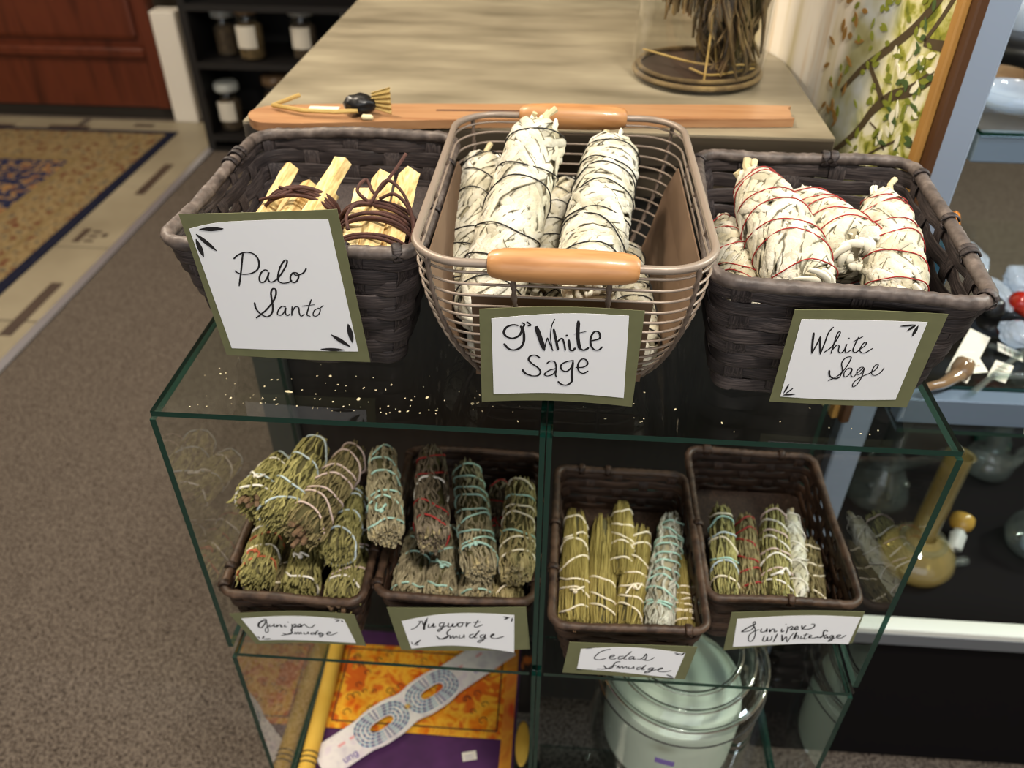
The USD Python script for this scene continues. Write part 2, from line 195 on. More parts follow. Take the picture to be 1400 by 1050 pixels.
SIGNS = {'palo':{'c':[-0.238,0.0513,0.102],'t':7.41,'card':[(-0.06736,0.07538),(0.06473,0.08559),(0.07012,-0.08089),(-0.06749,-0.08008)],'paper':[(-0.06231,0.06203),(0.0562,0.07665),(0.06062,-0.06742),(-0.05986,-0.07041)],'cm':[None,None],'pm':[(-0.02941,0.07056),(0.00046,-0.06873)],'ink':[[np.float64(0.00128),-0.02212,0.04014,-0.02452,0.03294,-0.02877,0.01987,-0.03409,0.00472],[np.float64(0.00128),-0.03158,0.03388,-0.02811,0.0372,-0.02271,0.04043,-0.01721,0.04146,-0.01242,0.0395,-0.0103,0.0344,-0.0111,0.028,-0.01423,0.02302,-0.01973,0.0195,-0.0268,0.01801,-0.03184,0.0194,-0.03358,0.02159],[np.float64(0.00128),-0.0041,0.02238,-0.0067,0.02387,-0.01074,0.02075,-0.01381,0.01488,-0.01374,0.01042,-0.01025,0.01093,-0.00642,0.01607,-0.00404,0.02141,-0.00619,0.01526,-0.00567,0.01149,-0.00274,0.0113,0.00205,0.01484,0.00748,0.02164,0.0129,0.02995,0.01434,0.03446,0.01208,0.03435,0.00749,0.02809,0.00377,0.01984,0.00238,0.01321,0.00515,0.01037,0.0107,0.01115,0.01459,0.01382],[np.float64(0.00128),0.0169,0.0221,0.01406,0.0179,0.01348,0.01294,0.01614,0.01142,0.01933,0.01406,0.02137,0.01907,0.02019,0.02194,0.0175,0.02181,0.01904,0.01945,0.02397,0.02083,0.02711,0.02341,0.02951,0.02707],[np.float64(0.00141),-0.02451,-0.01274,-0.02474,-0.01975,-0.02192,-0.0258,-0.01697,-0.02875,-0.012,-0.02526,-0.00904,-0.01803,-0.00789,-0.00754,-0.00695,-0.00065,-0.00437,0.00371,-0.00208,0.00298,-0.00308,-0.003,-0.00753,-0.01097,-0.01506,-0.02011,-0.02213,-0.02671,-0.02735,-0.03112],[np.float64(0.00103),0.00306,-0.0165,-0.00025,-0.0158,-0.00415,-0.01988,-0.00634,-0.02495,-0.00381,-0.02624,-3e-05,-0.02283,0.00274,-0.01739,0.00119,-0.02365,0.00248,-0.02625,0.00524,-0.02432],[np.float64(0.00103),0.00883,-0.01532,0.00636,-0.0264],[np.float64(0.00103),0.00729,-0.02244,0.01145,-0.01605,0.0145,-0.01676,0.01386,-0.02296,0.01504,-0.02628,0.01833,-0.02361],[np.float64(0.00103),0.02767,-0.00653,0.02343,-0.01628,0.02056,-0.02437,0.02343,-0.02617],[np.float64(0.00077),0.01797,-0.01448,0.02962,-0.01247],[np.float64(0.0009),0.03135,-0.01673,0.02781,-0.01956,0.02608,-0.0246,0.02838,-0.02572,0.03166,-0.02288,0.03364,-0.01784,0.03172,-0.01619,0.03347,-0.01644,0.03723,-0.01293]],'leaf':[[np.float64(0.00385),-0.0535,0.06212,-0.03263,0.06407],[np.float64(0.0041),-0.05767,0.05743,-0.04455,0.04145],[np.float64(0.00436),-0.05912,0.05236,-0.05762,0.03424],[np.float64(0.00487),0.05609,-0.0337,0.05699,-0.05656],[np.float64(0.00461),0.03852,-0.04716,0.05411,-0.06167],[np.float64(0.00385),0.02568,-0.06567,0.04805,-0.06567]]},'nine':{'c':[0.0081,0.0015,0.0774],'t':6.84,'card':[(-0.0646,0.05013),(0.06478,0.0552),(0.06529,-0.0513),(-0.06546,-0.05403)],'paper':[(-0.05505,0.0417),(0.05295,0.05042),(0.05712,-0.04028),(-0.05486,-0.04306)],'cm':[(0.00036,0.05674),(-0.00096,-0.04729)],'pm':[(0.00061,0.05048),(0.00085,-0.0372)],'ink':[[np.float64(0.00166),-0.03335,0.03642,-0.03787,0.03682,-0.04291,0.03392,-0.04518,0.02852,-0.04299,0.02398,-0.0379,0.02266,-0.03282,0.0259,-0.03062,0.03199,-0.03164,0.03625],[np.float64(0.00176),-0.03134,0.03627,-0.0293,0.03008,-0.02893,0.02076,-0.03124,0.01383,-0.03638,0.01009,-0.04154,0.01116,-0.0453,0.01642],[np.float64(0.00127),-0.03086,0.03981,-0.02865,0.03798,-0.02963,0.03467],[np.float64(0.00127),-0.02688,0.04093,-0.02364,0.03761,-0.02603,0.03657],[np.float64(0.00333),-0.01932,0.03655,-0.01221,0.01153],[np.float64(0.00078),-0.01219,0.01084,-0.01117,0.01909,-0.01001,0.02521],[np.float64(0.00088),-0.01001,0.02521,-0.00747,0.01795,-0.00502,0.01127],[np.float64(0.00069),-0.00557,0.01261,-0.00751,0.02602,-0.00687,0.0379,-0.00462,0.04511],[np.float64(0.00176),-0.00527,0.03473,-0.00284,0.02227,-0.00095,0.0122],[np.float64(0.00127),-0.0018,0.02166,0.00161,0.02521,0.00364,0.01996,0.00499,0.01214],[np.float64(0.00166),0.0072,0.0242,0.00868,0.01414,0.0108,0.01249,0.01298,0.01576],[np.float64(0.00176),0.00471,0.02805,0.00608,0.02892],[np.float64(0.00235),0.0139,0.04421,0.01441,0.02728,0.01653,0.0142],[np.float64(0.00176),0.01627,0.01527,0.01994,0.01344,0.02383,0.0164],[np.float64(0.00059),0.01123,0.03041,0.02076,0.03358],[np.float64(0.00137),0.02489,0.02362,0.03172,0.02668,0.03078,0.03284,0.02724,0.03355,0.02481,0.02788,0.02513,0.01987,0.02801,0.01461,0.03209,0.01444,0.03457,0.01799],[np.float64(0.00137),-0.01563,0.003,-0.0193,0.00557,-0.02342,0.00435,-0.02493,0.00033,-0.02227,-0.00374,-0.01696,-0.00841,-0.01476,-0.01331,-0.01732,-0.01754,-0.02313,-0.0182],[np.float64(0.00176),-0.02207,-0.01813,-0.0274,-0.01556,-0.03007,-0.01138],[np.float64(0.00108),-0.00977,-0.00297,-0.00673,4e-05,-0.00306,-0.00115,-0.00178,-0.00817,-0.00205,-0.0154,-0.0009,-0.01825],[np.float64(0.00108),-0.00178,-0.00817,-0.00746,-0.01068,-0.01134,-0.01527,-0.00886,-0.01729,-0.00418,-0.01481,-0.00202,-0.01034],[np.float64(0.00118),0.01235,0.00191,0.00674,0.00016,0.00223,-0.00365,0.00277,-0.00932,0.00722,-0.01077,0.01066,-0.00597,0.01191,0.00048],[np.float64(0.00147),0.01187,0.00118,0.01159,-0.01454,0.01195,-0.02182,0.00793,-0.02682,0.00311,-0.02609,0.00011,-0.02288],[np.float64(0.00118),0.0141,-0.00604,0.02051,-0.00536,0.02392,-0.0016,0.02208,0.0032,0.01847,0.00326,0.01601,-0.0028,0.01712,-0.00986,0.02093,-0.0125,0.02492,-0.00937]],'leaf':[]},'white':{'c':[0.2554,0.0279,0.0712],'t':6.84,'card':[(-0.06066,0.05159),(0.0585,0.05362),(0.06076,-0.05248),(-0.05859,-0.05274)],'paper':[(-0.05341,0.04291),(0.04495,0.04549),(0.04799,-0.04253),(-0.05063,-0.04528)],'cm':[(-0.00575,0.05495),(-0.00028,-0.05206)],'pm':[(-0.0029,0.04529),(-0.00105,-0.04504)],'ink':[[np.float64(0.00142),-0.04052,0.03006,-0.03875,0.01879,-0.0363,0.0073],[np.float64(0.00091),-0.03638,0.00803,-0.03488,0.01902,-0.03427,0.02619],[np.float64(0.00142),-0.03427,0.02619,-0.03231,0.01773,-0.02934,0.00698],[np.float64(0.00091),-0.0295,0.00845,-0.02912,0.01936,-0.02893,0.03072,-0.02666,0.03711],[np.float64(0.00081),-0.02705,0.00933,-0.02277,0.01541,-0.02021,0.02558,-0.01984,0.03193,-0.02171,0.03113,-0.02167,0.02123,-0.02107,0.00822],[np.float64(0.00081),-0.02163,0.01111,-0.01915,0.01779,-0.01687,0.0172,-0.01584,0.01146,-0.01327,0.00986,-0.01151,0.01317,-0.0114,0.01968,-0.01079,0.01249,-0.00861,0.01043,-0.00627,0.01348],[np.float64(0.00091),-0.01164,0.02579,-0.01097,0.0264],[np.float64(0.00081),-0.00406,0.02792,-0.00475,0.01935,-0.0045,0.01286,-0.00188,0.01113,0.00052,0.01389],[np.float64(0.00071),-0.00679,0.02281,-0.00065,0.02882],[np.float64(0.00081),0.00032,0.0146,0.00345,0.0184,0.00376,0.022,0.0019,0.02189,0.00074,0.0168,0.00146,0.01249,0.00562,0.01099,0.01084,0.01667],[np.float64(0.00132),-0.01758,-0.01028,-0.01524,-0.01704,-0.01009,-0.01981,-0.00639,-0.01725],[np.float64(0.00081),-0.0068,-0.01774,-0.00664,-0.01035,-0.00962,-0.00147,-0.00806,0.00458,-0.00416,0.006,-0.00354,0.00189,-0.00544,-0.00876,-0.00963,-0.01746,-0.01545,-0.0225],[np.float64(0.00071),0.00055,-0.00686,-0.00265,-0.00706,-0.00461,-0.01175,-0.00315,-0.01704,-1e-05,-0.01453,0.00076,-0.00761,0.0016,-0.01443,0.0044,-0.01656,0.00632,-0.01183,0.0094,-0.00556,0.00674,-0.00572,0.00536,-0.01036,0.00751,-0.01405,0.00985,-0.01084,0.01046,-0.00549],[np.float64(0.00071),0.01046,-0.00549,0.01117,-0.01536,0.01004,-0.02476,0.00721,-0.02841,0.00635,-0.02343,0.00999,-0.01698,0.01617,-0.01197,0.02016,-0.00715,0.02071,-0.00185,0.01859,-0.00198,0.0175,-0.00732,0.01854,-0.01259,0.0222,-0.01389,0.02532,-0.00987,0.02651,-0.00494]],'leaf':[[np.float64(0.00182),0.02474,0.04068,0.0369,0.04273],[np.float64(0.00223),0.03185,0.03626,0.03699,0.04246],[np.float64(0.00264),0.03785,0.03061,0.03872,0.04187],[np.float64(0.00162),-0.04661,-0.02924,-0.04874,-0.04059],[np.float64(0.00122),-0.04176,-0.03321,-0.04722,-0.0413],[np.float64(0.00203),-0.04909,-0.04305,-0.03852,-0.04072]]},'juniper':{'c':[-0.2698,0.0016,-0.3173],'t':-2.86,'card':[(-0.08014,0.01962),(0.06466,0.03222),(0.07291,-0.02153),(-0.05743,-0.03031)],'paper':[(-0.06674,0.0137),(0.05231,0.02399),(0.06183,-0.01663),(-0.05201,-0.0226)],'cm':[(0.00059,0.03295),(0.00254,-0.02192)],'pm':[(-0.00535,0.02481),(-0.00412,-0.01696)],'ink':[[np.float64(0.00194),-0.03894,0.01362,-0.04268,0.0129,-0.04762,0.00738,-0.04863,0.00146],[np.float64(0.00134),-0.04863,0.00146,-0.04526,0.00123,-0.04047,0.00806,-0.03741,0.01556,-0.04093,0.01613],[np.float64(0.00097),-0.03741,0.01556,-0.038,0.00466,-0.03814,-0.00359,-0.04062,-0.00751,-0.04186,-0.00394,-0.03969,0.00176,-0.03553,0.00489],[np.float64(0.00109),-0.03508,0.00766,-0.03507,0.00403,-0.03107,0.00623,-0.0294,0.0091,-0.02989,0.00452,-0.02691,0.00571],[np.float64(0.00109),-0.02586,0.00853,-0.02715,0.00424,-0.02349,0.00822,-0.02171,0.00802,-0.0222,0.00489,-0.01954,0.00642],[np.float64(0.00109),-0.01666,0.00941,-0.01784,0.00567,-0.01471,0.00633],[np.float64(0.00121),-0.013,0.01372,-0.01172,0.01421],[np.float64(0.00109),-0.00857,0.01108,-0.00927,0.00467,-0.01123,-0.00283],[np.float64(0.00109),-0.00887,0.00743,-0.00491,0.01143,-0.00408,0.00879,-0.00754,0.00574,-0.00312,0.00707,0.00142,0.00932,0.0012,0.01201,-0.0015,0.00994,-0.00198,0.00664,0.00299,0.00766],[np.float64(0.00109),0.00055,0.00738,0.00396,0.0105,0.00632,0.01212,0.00728,0.01026,0.00934,0.00766,0.0138,0.00767,0.01821,0.01297],[np.float64(0.00109),-0.0086,0.00342,-0.01126,0.00063,-0.01024,-0.00266,-0.01143,-0.00562,-0.01548,-0.00757,-0.01963,-0.00698,-0.02161,-0.00575],[np.float64(0.00085),-0.02421,-0.01042,-0.01844,-0.00843,-0.01273,-0.00489,-0.00919,-0.00313],[np.float64(0.00097),-0.00869,-0.00627,-0.00638,-0.00291,-0.00597,-0.006,-0.00327,-0.00243,-0.00252,-0.00567,-0.00022,-0.00232,0.00057,-0.00537],[np.float64(0.00097),0.00347,-0.00196,0.0034,-0.0051,0.00685,-0.00384,0.00846,-0.00093,0.00857,-0.0046],[np.float64(0.00097),0.01565,-0.00152,0.01189,-0.00244,0.01157,-0.00486,0.01546,-0.00301,0.02046,0.00296,0.01587,-0.00444,0.01779,-0.0037],[np.float64(0.00097),0.02362,-0.00075,0.02041,-0.00216,0.02074,-0.00434,0.02416,-0.00125,0.0248,-0.00578,0.02206,-0.00827,0.02107,-0.00652,0.02699,-0.00281],[np.float64(0.00097),0.02883,-0.00263,0.03456,-0.00025,0.03295,0.00143,0.03016,-0.00159,0.03105,-0.00426,0.03534,-0.00384,0.04255,0.00107]],'leaf':[[np.float64(0.0017),-0.05296,-0.0152,-0.05048,-0.01869],[np.float64(0.00182),-0.04442,-0.01344,-0.04804,-0.01883],[np.float64(0.00134),-0.04563,-0.01916,-0.03734,-0.01741],[np.float64(0.00146),0.04232,0.01984,0.04778,0.02285],[np.float64(0.0017),0.04891,0.02225,0.05127,0.01997],[np.float64(0.00073),0.041,0.02382,0.04701,0.02438]]},'mugwort':{'c':[-0.0877,0.0101,-0.3087],'t':-2.86,'card':[(-0.0819,0.02863),(0.0734,0.04378),(0.07938,-0.02817),(-0.07089,-0.04424)],'paper':[(-0.06664,0.00772),(0.06077,0.0299),(0.06118,-0.03495),(-0.05835,-0.03998)],'cm':[(-0.00279,0.03643),(0.00267,-0.03725)],'pm':[(-0.00922,0.02669),(-0.00472,-0.02829)],'ink':[[np.float64(0.00098),-0.05684,-0.0056,-0.05022,-0.00019,-0.04397,0.0108],[np.float64(0.00111),-0.04778,0.0095,-0.04274,0.01054,-0.04179,0.00498,-0.03617,0.01715],[np.float64(0.00209),-0.03756,0.01422,-0.04061,0.00358,-0.04165,-0.00414],[np.float64(0.00111),-0.03544,0.0069,-0.03635,0.00114,-0.03318,0.00201,-0.02976,0.00838,-0.03069,0.00168,-0.02747,0.00388],[np.float64(0.00111),-0.01906,0.01128,-0.02288,0.00904,-0.0231,0.00373,-0.01928,0.00561,-0.01781,0.01139,-0.02006,0.00174,-0.02472,-0.0048,-0.02589,-0.003,-0.02131,0.00162,-0.0149,0.00602],[np.float64(0.00123),-0.01286,0.01092,-0.01372,0.00424,-0.00994,0.00555,-0.00791,0.01045,-0.00809,0.00478,-0.00429,0.00703,-0.0029,0.01187],[np.float64(0.00111),0.00023,0.0131,-0.00234,0.01004,-0.00184,0.00576,0.00193,0.00725,0.00269,0.0124,0.00023,0.0131,0.00579,0.01269],[np.float64(0.00123),0.00769,0.01474,0.00689,0.00659,0.00887,0.01204,0.01238,0.01425],[np.float64(0.00111),0.02074,0.01969,0.01622,0.00804,0.01931,0.0074,0.02556,0.01175],[np.float64(0.00086),0.01448,0.01445,0.02315,0.0162],[np.float64(0.00123),-0.01099,0.00109,-0.01388,-0.00279,-0.01552,-0.00717,-0.01429,-0.0113,-0.01653,-0.01547,-0.0211,-0.01791,-0.02504,-0.01692,-0.02764,-0.01259],[np.float64(0.00086),-0.02582,-0.01868,-0.02056,-0.01678,-0.01542,-0.01232,-0.01137,-0.0101],[np.float64(0.00098),-0.01255,-0.01576,-0.01176,-0.01124,-0.01128,-0.01564,-0.00859,-0.01054,-0.00787,-0.01531,-0.00482,-0.01056,-0.00368,-0.01432],[np.float64(0.00098),-0.001,-0.00884,-0.00153,-0.01411,0.00267,-0.01234,0.00404,-0.00778,0.00429,-0.01315],[np.float64(0.00111),0.01536,-0.00534,0.01094,-0.00768,0.01084,-0.01251,0.01464,-0.0106,0.0217,0.001,0.01589,-0.01105,0.01902,-0.01133],[np.float64(0.00111),0.02661,-0.00521,0.02283,-0.00749,0.02315,-0.0117,0.02656,-0.00943,0.02849,-0.00502,0.02652,-0.01388,0.02141,-0.01963,0.01955,-0.01786,0.02463,-0.01406,0.02968,-0.01067],[np.float64(0.00123),0.03345,-0.00876,0.03784,-0.00507,0.03723,-0.00322,0.03472,-0.00634,0.03532,-0.01012,0.04095,-0.01092,0.04968,-0.00641]],'leaf':[[np.float64(0.00111),0.04836,0.0269,0.05544,0.02572],[np.float64(0.00185),0.04959,0.0224,0.05543,0.02664],[np.float64(0.00185),0.05873,0.02603,0.05758,0.01852],[np.float64(0.00111),-0.05752,-0.02662,-0.05642,-0.03164],[np.float64(0.00209),-0.04616,-0.02197,-0.05464,-0.03186],[np.float64(0.00111),-0.05335,-0.03173,-0.04885,-0.03128]]},'cedar':{'c':[0.098,-0.0267,-0.2944],'t':-2.86,'card':[(-0.06403,0.02419),(0.06959,0.02972),(0.06371,-0.02589),(-0.06927,-0.02802)],'paper':[(-0.05136,0.01505),(0.05826,0.01911),(0.05222,-0.02399),(-0.05365,-0.01851)],'cm':[(0.0006,0.02818),(-0.0035,-0.02623)],'pm':[(-0.0012,0.02387),(-0.00412,-0.01897)],'ink':[[np.float64(0.00098),-0.02006,0.01905,-0.02438,0.01775,-0.03122,0.01271,-0.03599,0.00431,-0.03507,0.0005,-0.02925,0.00056,-0.02368,0.00379],[np.float64(0.00098),-0.0212,0.00493,-0.01588,0.00811,-0.01605,0.01021,-0.01922,0.00813,-0.02058,0.00411,-0.01657,0.00275,-0.01284,0.0049],[np.float64(0.00098),-0.00542,0.00917,-0.0103,0.0078,-0.01052,0.00372,-0.00622,0.00557,0.0021,0.0178,-0.00512,0.00568,-0.00166,0.00427],[np.float64(0.00098),0.00449,0.00983,0.00078,0.00805,0.00054,0.00449,0.00424,0.00664,0.00542,0.0094,0.00495,0.00494,0.00762,0.0061],[np.float64(0.00098),0.00863,0.0055,0.01256,0.0059,0.01591,0.01053,0.01757,0.01521,0.01847,0.01029,0.01704,0.0056,0.01465,0.00573,0.01827,0.00446,0.02292,0.00557,0.02656,0.0101],[np.float64(0.00109),-0.00839,-0.00044,-0.01245,-0.00174,-0.01485,-0.00583,-0.01548,-0.01002,-0.01846,-0.01318,-0.02251,-0.01308,-0.0254,-0.00885],[np.float64(0.00076),-0.03222,-0.01539,-0.02656,-0.01519,-0.02025,-0.01297,-0.01504,-0.0074,-0.01137,-0.00805],[np.float64(0.00087),-0.01147,-0.01194,-0.00958,-0.0076,-0.00868,-0.01165,-0.00564,-0.00773,-0.00478,-0.01124,-0.00148,-0.00784,-0.0005,-0.01134],[np.float64(0.00087),0.00166,-0.00787,0.00139,-0.01114,0.00468,-0.01026,0.00665,-0.00735,0.00698,-0.01092],[np.float64(0.00098),0.01449,-0.00744,0.0107,-0.00873,0.01043,-0.01182,0.0142,-0.01017,0.01917,-0.00391,0.0154,-0.01094,0.01878,-0.01113],[np.float64(0.00098),0.02679,-0.00742,0.02303,-0.00889,0.0227,-0.01109,0.02598,-0.01038,0.02791,-0.00748,0.02473,-0.01449,0.01936,-0.01687,0.02025,-0.0146,0.02672,-0.01211,0.03155,-0.01016],[np.float64(0.00098),0.0322,-0.01099,0.03743,-0.00775,0.03567,-0.00703,0.03266,-0.01005,0.03412,-0.01314,0.04029,-0.01322,0.04726,-0.01068]],'leaf':[[np.float64(0.00098),0.04638,0.01965,0.05236,0.0173],[np.float64(0.00087),0.04792,0.01598,0.05416,0.0187],[np.float64(0.00175),0.05401,0.01555,0.05746,0.02024],[np.float64(0.00153),0.04252,-0.01807,0.05051,-0.02197],[np.float64(0.0012),0.04482,-0.02331,0.05162,-0.02369],[np.float64(0.0012),-0.05453,-0.01914,-0.04806,-0.01902],[np.float64(0.00065),-0.04648,0.0171,-0.03917,0.01888]]},'mix':{'c':[0.2758,0.0136,-0.2784],'t':-2.86,'card':[(-0.0686,0.02214),(0.06851,0.03574),(0.06781,-0.01609),(-0.06772,-0.04178)],'paper':[(-0.06126,0.01297),(0.06642,0.02762),(0.06364,-0.01688),(-0.05846,-0.03355)],'cm':[(0.00416,0.03294),(0.00608,-0.02201)],'pm':[(0.0056,0.02602),(0.01282,-0.02003)],'ink':[[np.float64(0.00136),-0.05359,-0.00693,-0.049,-0.00042,-0.04397,0.00463,-0.04097,0.00765],[np.float64(0.00102),-0.04097,0.00765,-0.04223,0.01151,-0.04367,0.0083,-0.04192,0.00301,-0.04489,-0.0037,-0.05315,-0.00745],[np.float64(0.00102),-0.04149,0.00396,-0.03842,-0.00676,-0.03884,-0.01798,-0.04172,-0.02202,-0.04413,-0.0185,-0.04422,-0.01103,-0.04007,-0.00415,-0.03532,-0.00094],[np.float64(0.00114),-0.03332,0.00109,-0.03286,-0.00475,-0.02844,-0.00303,-0.02753,0.00164,-0.02681,-0.00417],[np.float64(0.00114),-0.02446,0.00102,-0.02379,-0.00387,-0.02205,0.0007,-0.01961,0.00148,-0.01875,-0.00302,-0.01608,-0.00093],[np.float64(0.00114),-0.01192,0.00313,-0.01152,-0.00196,-0.00868,-0.00021],[np.float64(0.00114),-0.00964,0.01062,-0.00856,0.01108],[np.float64(0.00114),-0.00629,0.00731,-0.00581,0.00189,-0.00629,-0.00458],[np.float64(0.00114),-0.00558,0.00374,-0.00292,0.008,-0.00077,0.00602,-0.00292,0.00217,0.00093,0.00345,0.0044,0.00652,0.00316,0.00858,0.00103,0.00583,0.00249,0.00269,0.00599,0.00448],[np.float64(0.00125),0.00768,0.01046,0.00955,0.00428,0.01052,0.00801,0.01225,0.01089],[np.float64(0.00114),0.00978,0.00485,0.01586,0.00488,0.02082,0.00899,0.02043,0.01347,0.01694,0.0135],[np.float64(0.00102),-0.02827,-0.01041,-0.02853,-0.01884,-0.02501,-0.0185,-0.02444,-0.0119,-0.02325,-0.01832,-0.02008,-0.01614,-0.02011,-0.00962],[np.float64(0.00125),-0.01499,-0.00542,-0.01698,-0.01996],[np.float64(0.00148),-0.01,-0.00679,-0.00763,-0.01773],[np.float64(0.00091),-0.00746,-0.01677,-0.00482,-0.00906,-0.00243,-0.01815,-0.00018,-0.00861,0.00202,-0.00194],[np.float64(0.00091),0.00306,-0.01294,0.00472,-0.00076,0.00462,-0.01186,0.00543,-0.00714,0.00774,-0.00691,0.0081,-0.01152],[np.float64(0.00091),0.01064,-0.00663,0.011,-0.01123,0.0137,-0.01004],[np.float64(0.00091),0.01546,-0.00156,0.01447,-0.01089,0.01729,-0.01025],[np.float64(0.0008),0.01268,-0.00514,0.01807,-0.00278],[np.float64(0.00091),0.01891,-0.00953,0.0216,-0.00557,0.01968,-0.00483,0.0193,-0.00856,0.02353,-0.00908,0.02688,-0.0082],[np.float64(0.00125),0.03696,0.00278,0.03431,0.00497,0.03271,0.00206,0.03339,-0.0028,0.0323,-0.00725,0.0294,-0.00753,0.02758,-0.006],[np.float64(0.00091),0.02546,-0.00761,0.02992,-0.00764,0.03328,-0.00498,0.03494,-0.00358],[np.float64(0.00102),0.03731,-0.0022,0.03504,-0.00518,0.03634,-0.00838,0.03849,-0.00485,0.03922,-0.0081,0.04119,-0.00643],[np.float64(0.00102),0.04324,-0.00254,0.04099,-0.00553,0.04267,-0.00777,0.0446,-0.00333,0.04453,-0.01074,0.04103,-0.0135,0.04259,-0.01,0.04749,-0.00674],[np.float64(0.00102),0.04809,-0.00576,0.05168,-0.00356,0.05126,-0.00176,0.04861,-0.00294,0.04887,-0.0066,0.05358,-0.0067,0.05767,-0.00169]],'leaf':[]}}# ------------------------------------------------------------------ the looks
look('carpet', [(0.30, srgb(48, 42, 38)), (0.44, srgb(84, 75, 68)), (0.60, srgb(134, 123, 112)), (0.75, srgb(72, 64, 58))], 210, rough=0.95, bump=1.0, bscale=170, coord='object', spec=0.1, bdist=0.006, detail=1.5)
look('tile_floor', [srgb(142, 132, 110), srgb(170, 160, 136)], 3, rough=0.45, bump=0.05, bscale=40)
look('tile_inset', [srgb(62, 48, 40), srgb(82, 66, 54)], 8, rough=0.6)
plain('metal_strip', srgb(190, 190, 198), 0.35, 0.7)
plain('ceiling_paint', srgb(200, 195, 185), 0.9); plain('wall_paint', srgb(150, 138, 118), 0.9)
look('door_wood', [srgb(66, 28, 15), srgb(100, 46, 27), srgb(82, 36, 20)], 5, (3, 3, 0.35), 0.4, 0.05, 30, (6, 6, 0.6))
plain('dark_base', srgb(38, 33, 28), 0.6); plain('white_paint', srgb(236, 230, 218), 0.6); plain('tan_paint', srgb(150, 134, 108), 0.7)
plain('black_shelf', srgb(20, 18, 18), 0.5); plain('black_void', srgb(14, 13, 13), 0.8)
look('counter_top', [(0.28, srgb(106, 98, 80)), (0.5, srgb(134, 125, 105)), (0.70, srgb(154, 145, 123))], 5, (1.0, 3.2, 3), 0.42, 0.08, 16, (1, 8, 8), detail=6)
look('counter_edge', [srgb(52, 45, 36), srgb(76, 67, 53)], 9, (0.7, 6, 6), 0.5)
look('counter_body', [srgb(24, 22, 20), srgb(38, 35, 31)], 12, (6, 6, 0.6), 0.55, 0.1, 30, (14, 14, 1))
plain('counter_glass_haze', srgb(84, 84, 76), 0.6)  # counter front greyed by glass reflections, the haze put into the colour
pane('shelf_glass', (0.955, 0.975, 0.962), 1.5); pane('clear_glass', (0.97, 0.98, 0.975), 1.45, 1.6); pane('vase_glass', (0.95, 0.95, 0.94), 1.45, 1.2)
MAT['glass_edge'] = usdkit.material(stage, '/World/Looks/glass_edge', {'p': ('principled_bsdf', {'base_color': srgb(8, 52, 44), 'roughness': 0.08, 'specular_ior_level': 0.8, 'coat_weight': 0.5}), 't': ('transparent_bsdf', {'color': srgb(40, 104, 88)}), 'mx': ('mix_closure', {'fac': 0.25})},
    [('p.BSDF', 'mx.closure1'), ('t.BSDF', 'mx.closure2')], surface='mx.closure')
def pipe(name, tint, body, amount):
    """blown glass: mostly clear, a little milky, strong outer reflections"""
    MAT[name] = usdkit.material(stage, f'/World/Looks/{name}', {
        't': ('transparent_bsdf', {'color': tint}), 'd': ('diffuse_bsdf', {'color': body}), 'g': ('glossy_bsdf', {'color': (1, 1, 1), 'roughness': 0.03}), 'f': ('fresnel', {'IOR': 1.55}), 'ge': ('geometry', {}),
        'inv': ('math', {'math_type': 'subtract', 'value1': 1.0}), 'mu': ('math', {'math_type': 'multiply'}), 'm1': ('mix_closure', {'fac': amount}), 'mx': ('mix_closure', {})},
        [('ge.backfacing', 'inv.value2'), ('f.fac', 'mu.value1'), ('inv.value', 'mu.value2'), ('mu.value', 'mx.fac'), ('t.BSDF', 'm1.closure1'), ('d.BSDF', 'm1.closure2'), ('m1.closure', 'mx.closure1'), ('g.BSDF', 'mx.closure2')], surface='mx.closure')
plain('real_glass', (0.93, 0.97, 0.95), 0.0, transmission_weight=1.0, ior=1.45); plain('thick_glass', (0.97, 0.99, 0.98), 0.0, transmission_weight=1.0, ior=1.45)
pipe('amber_glass', srgb(244, 236, 204), srgb(224, 206, 150), 0.11)
plain('amber_solid', srgb(196, 156, 70), 0.2, transmission_weight=0.3); plain('frost_glass', srgb(226, 230, 226), 0.35, transmission_weight=0.5)
plain('red_glass', srgb(168, 30, 14), 0.05, transmission_weight=0.25, ior=1.45, coat_weight=0.6); plain('brown_glass', srgb(120, 96, 70), 0.08, coat_weight=0.6)
pipe('blue_glass', srgb(232, 240, 250), srgb(216, 228, 244), 0.30)
pipe('pipe_glass', srgb(240, 244, 242), srgb(214, 222, 220), 0.03)
plain('orange_glass', srgb(220, 130, 30), 0.1, coat_weight=0.5); plain('teal_glass', srgb(30, 66, 86), 0.1, coat_weight=0.5); plain('black_rubber', srgb(16, 16, 18), 0.35)
plain('steel_paint', srgb(142, 156, 176), 0.42, 0.3); plain('steel_mid', srgb(104, 120, 138), 0.42, 0.3); plain('rail_dark', srgb(112, 116, 122), 0.5, 0.3); plain('steel_trim', srgb(236, 238, 232), 0.3, 0.2); plain('velvet', srgb(18, 16, 17), 0.95, spec=0.1)
look('kraft_card', [srgb(96, 74, 56), srgb(116, 92, 70)], 14, rough=0.8)
STRAW = [(0.3, srgb(28, 24, 25)), (0.5, srgb(52, 45, 45)), (0.66, srgb(80, 71, 69)), (0.8, srgb(40, 34, 34))]
look('weave_grey', STRAW, 26, (1.2, 1.2, 26), 0.55, 0.55, 30, (1.0, 1.0, 34), coord='object', objrand=0.16, bdist=0.0012, spec=0.35)
look('stake_grey', STRAW, 26, (26, 26, 1.2), 0.55, 0.5, 30, (34, 34, 1.0), objrand=0.12, bdist=0.0012, spec=0.35)
look('rim_grey', [(0.3, srgb(58, 50, 47)), (0.55, srgb(92, 82, 77)), (0.75, srgb(122, 111, 104))], 70, (1, 1, 1), 0.5, 0.5, 150, bdist=0.001, spec=0.4)
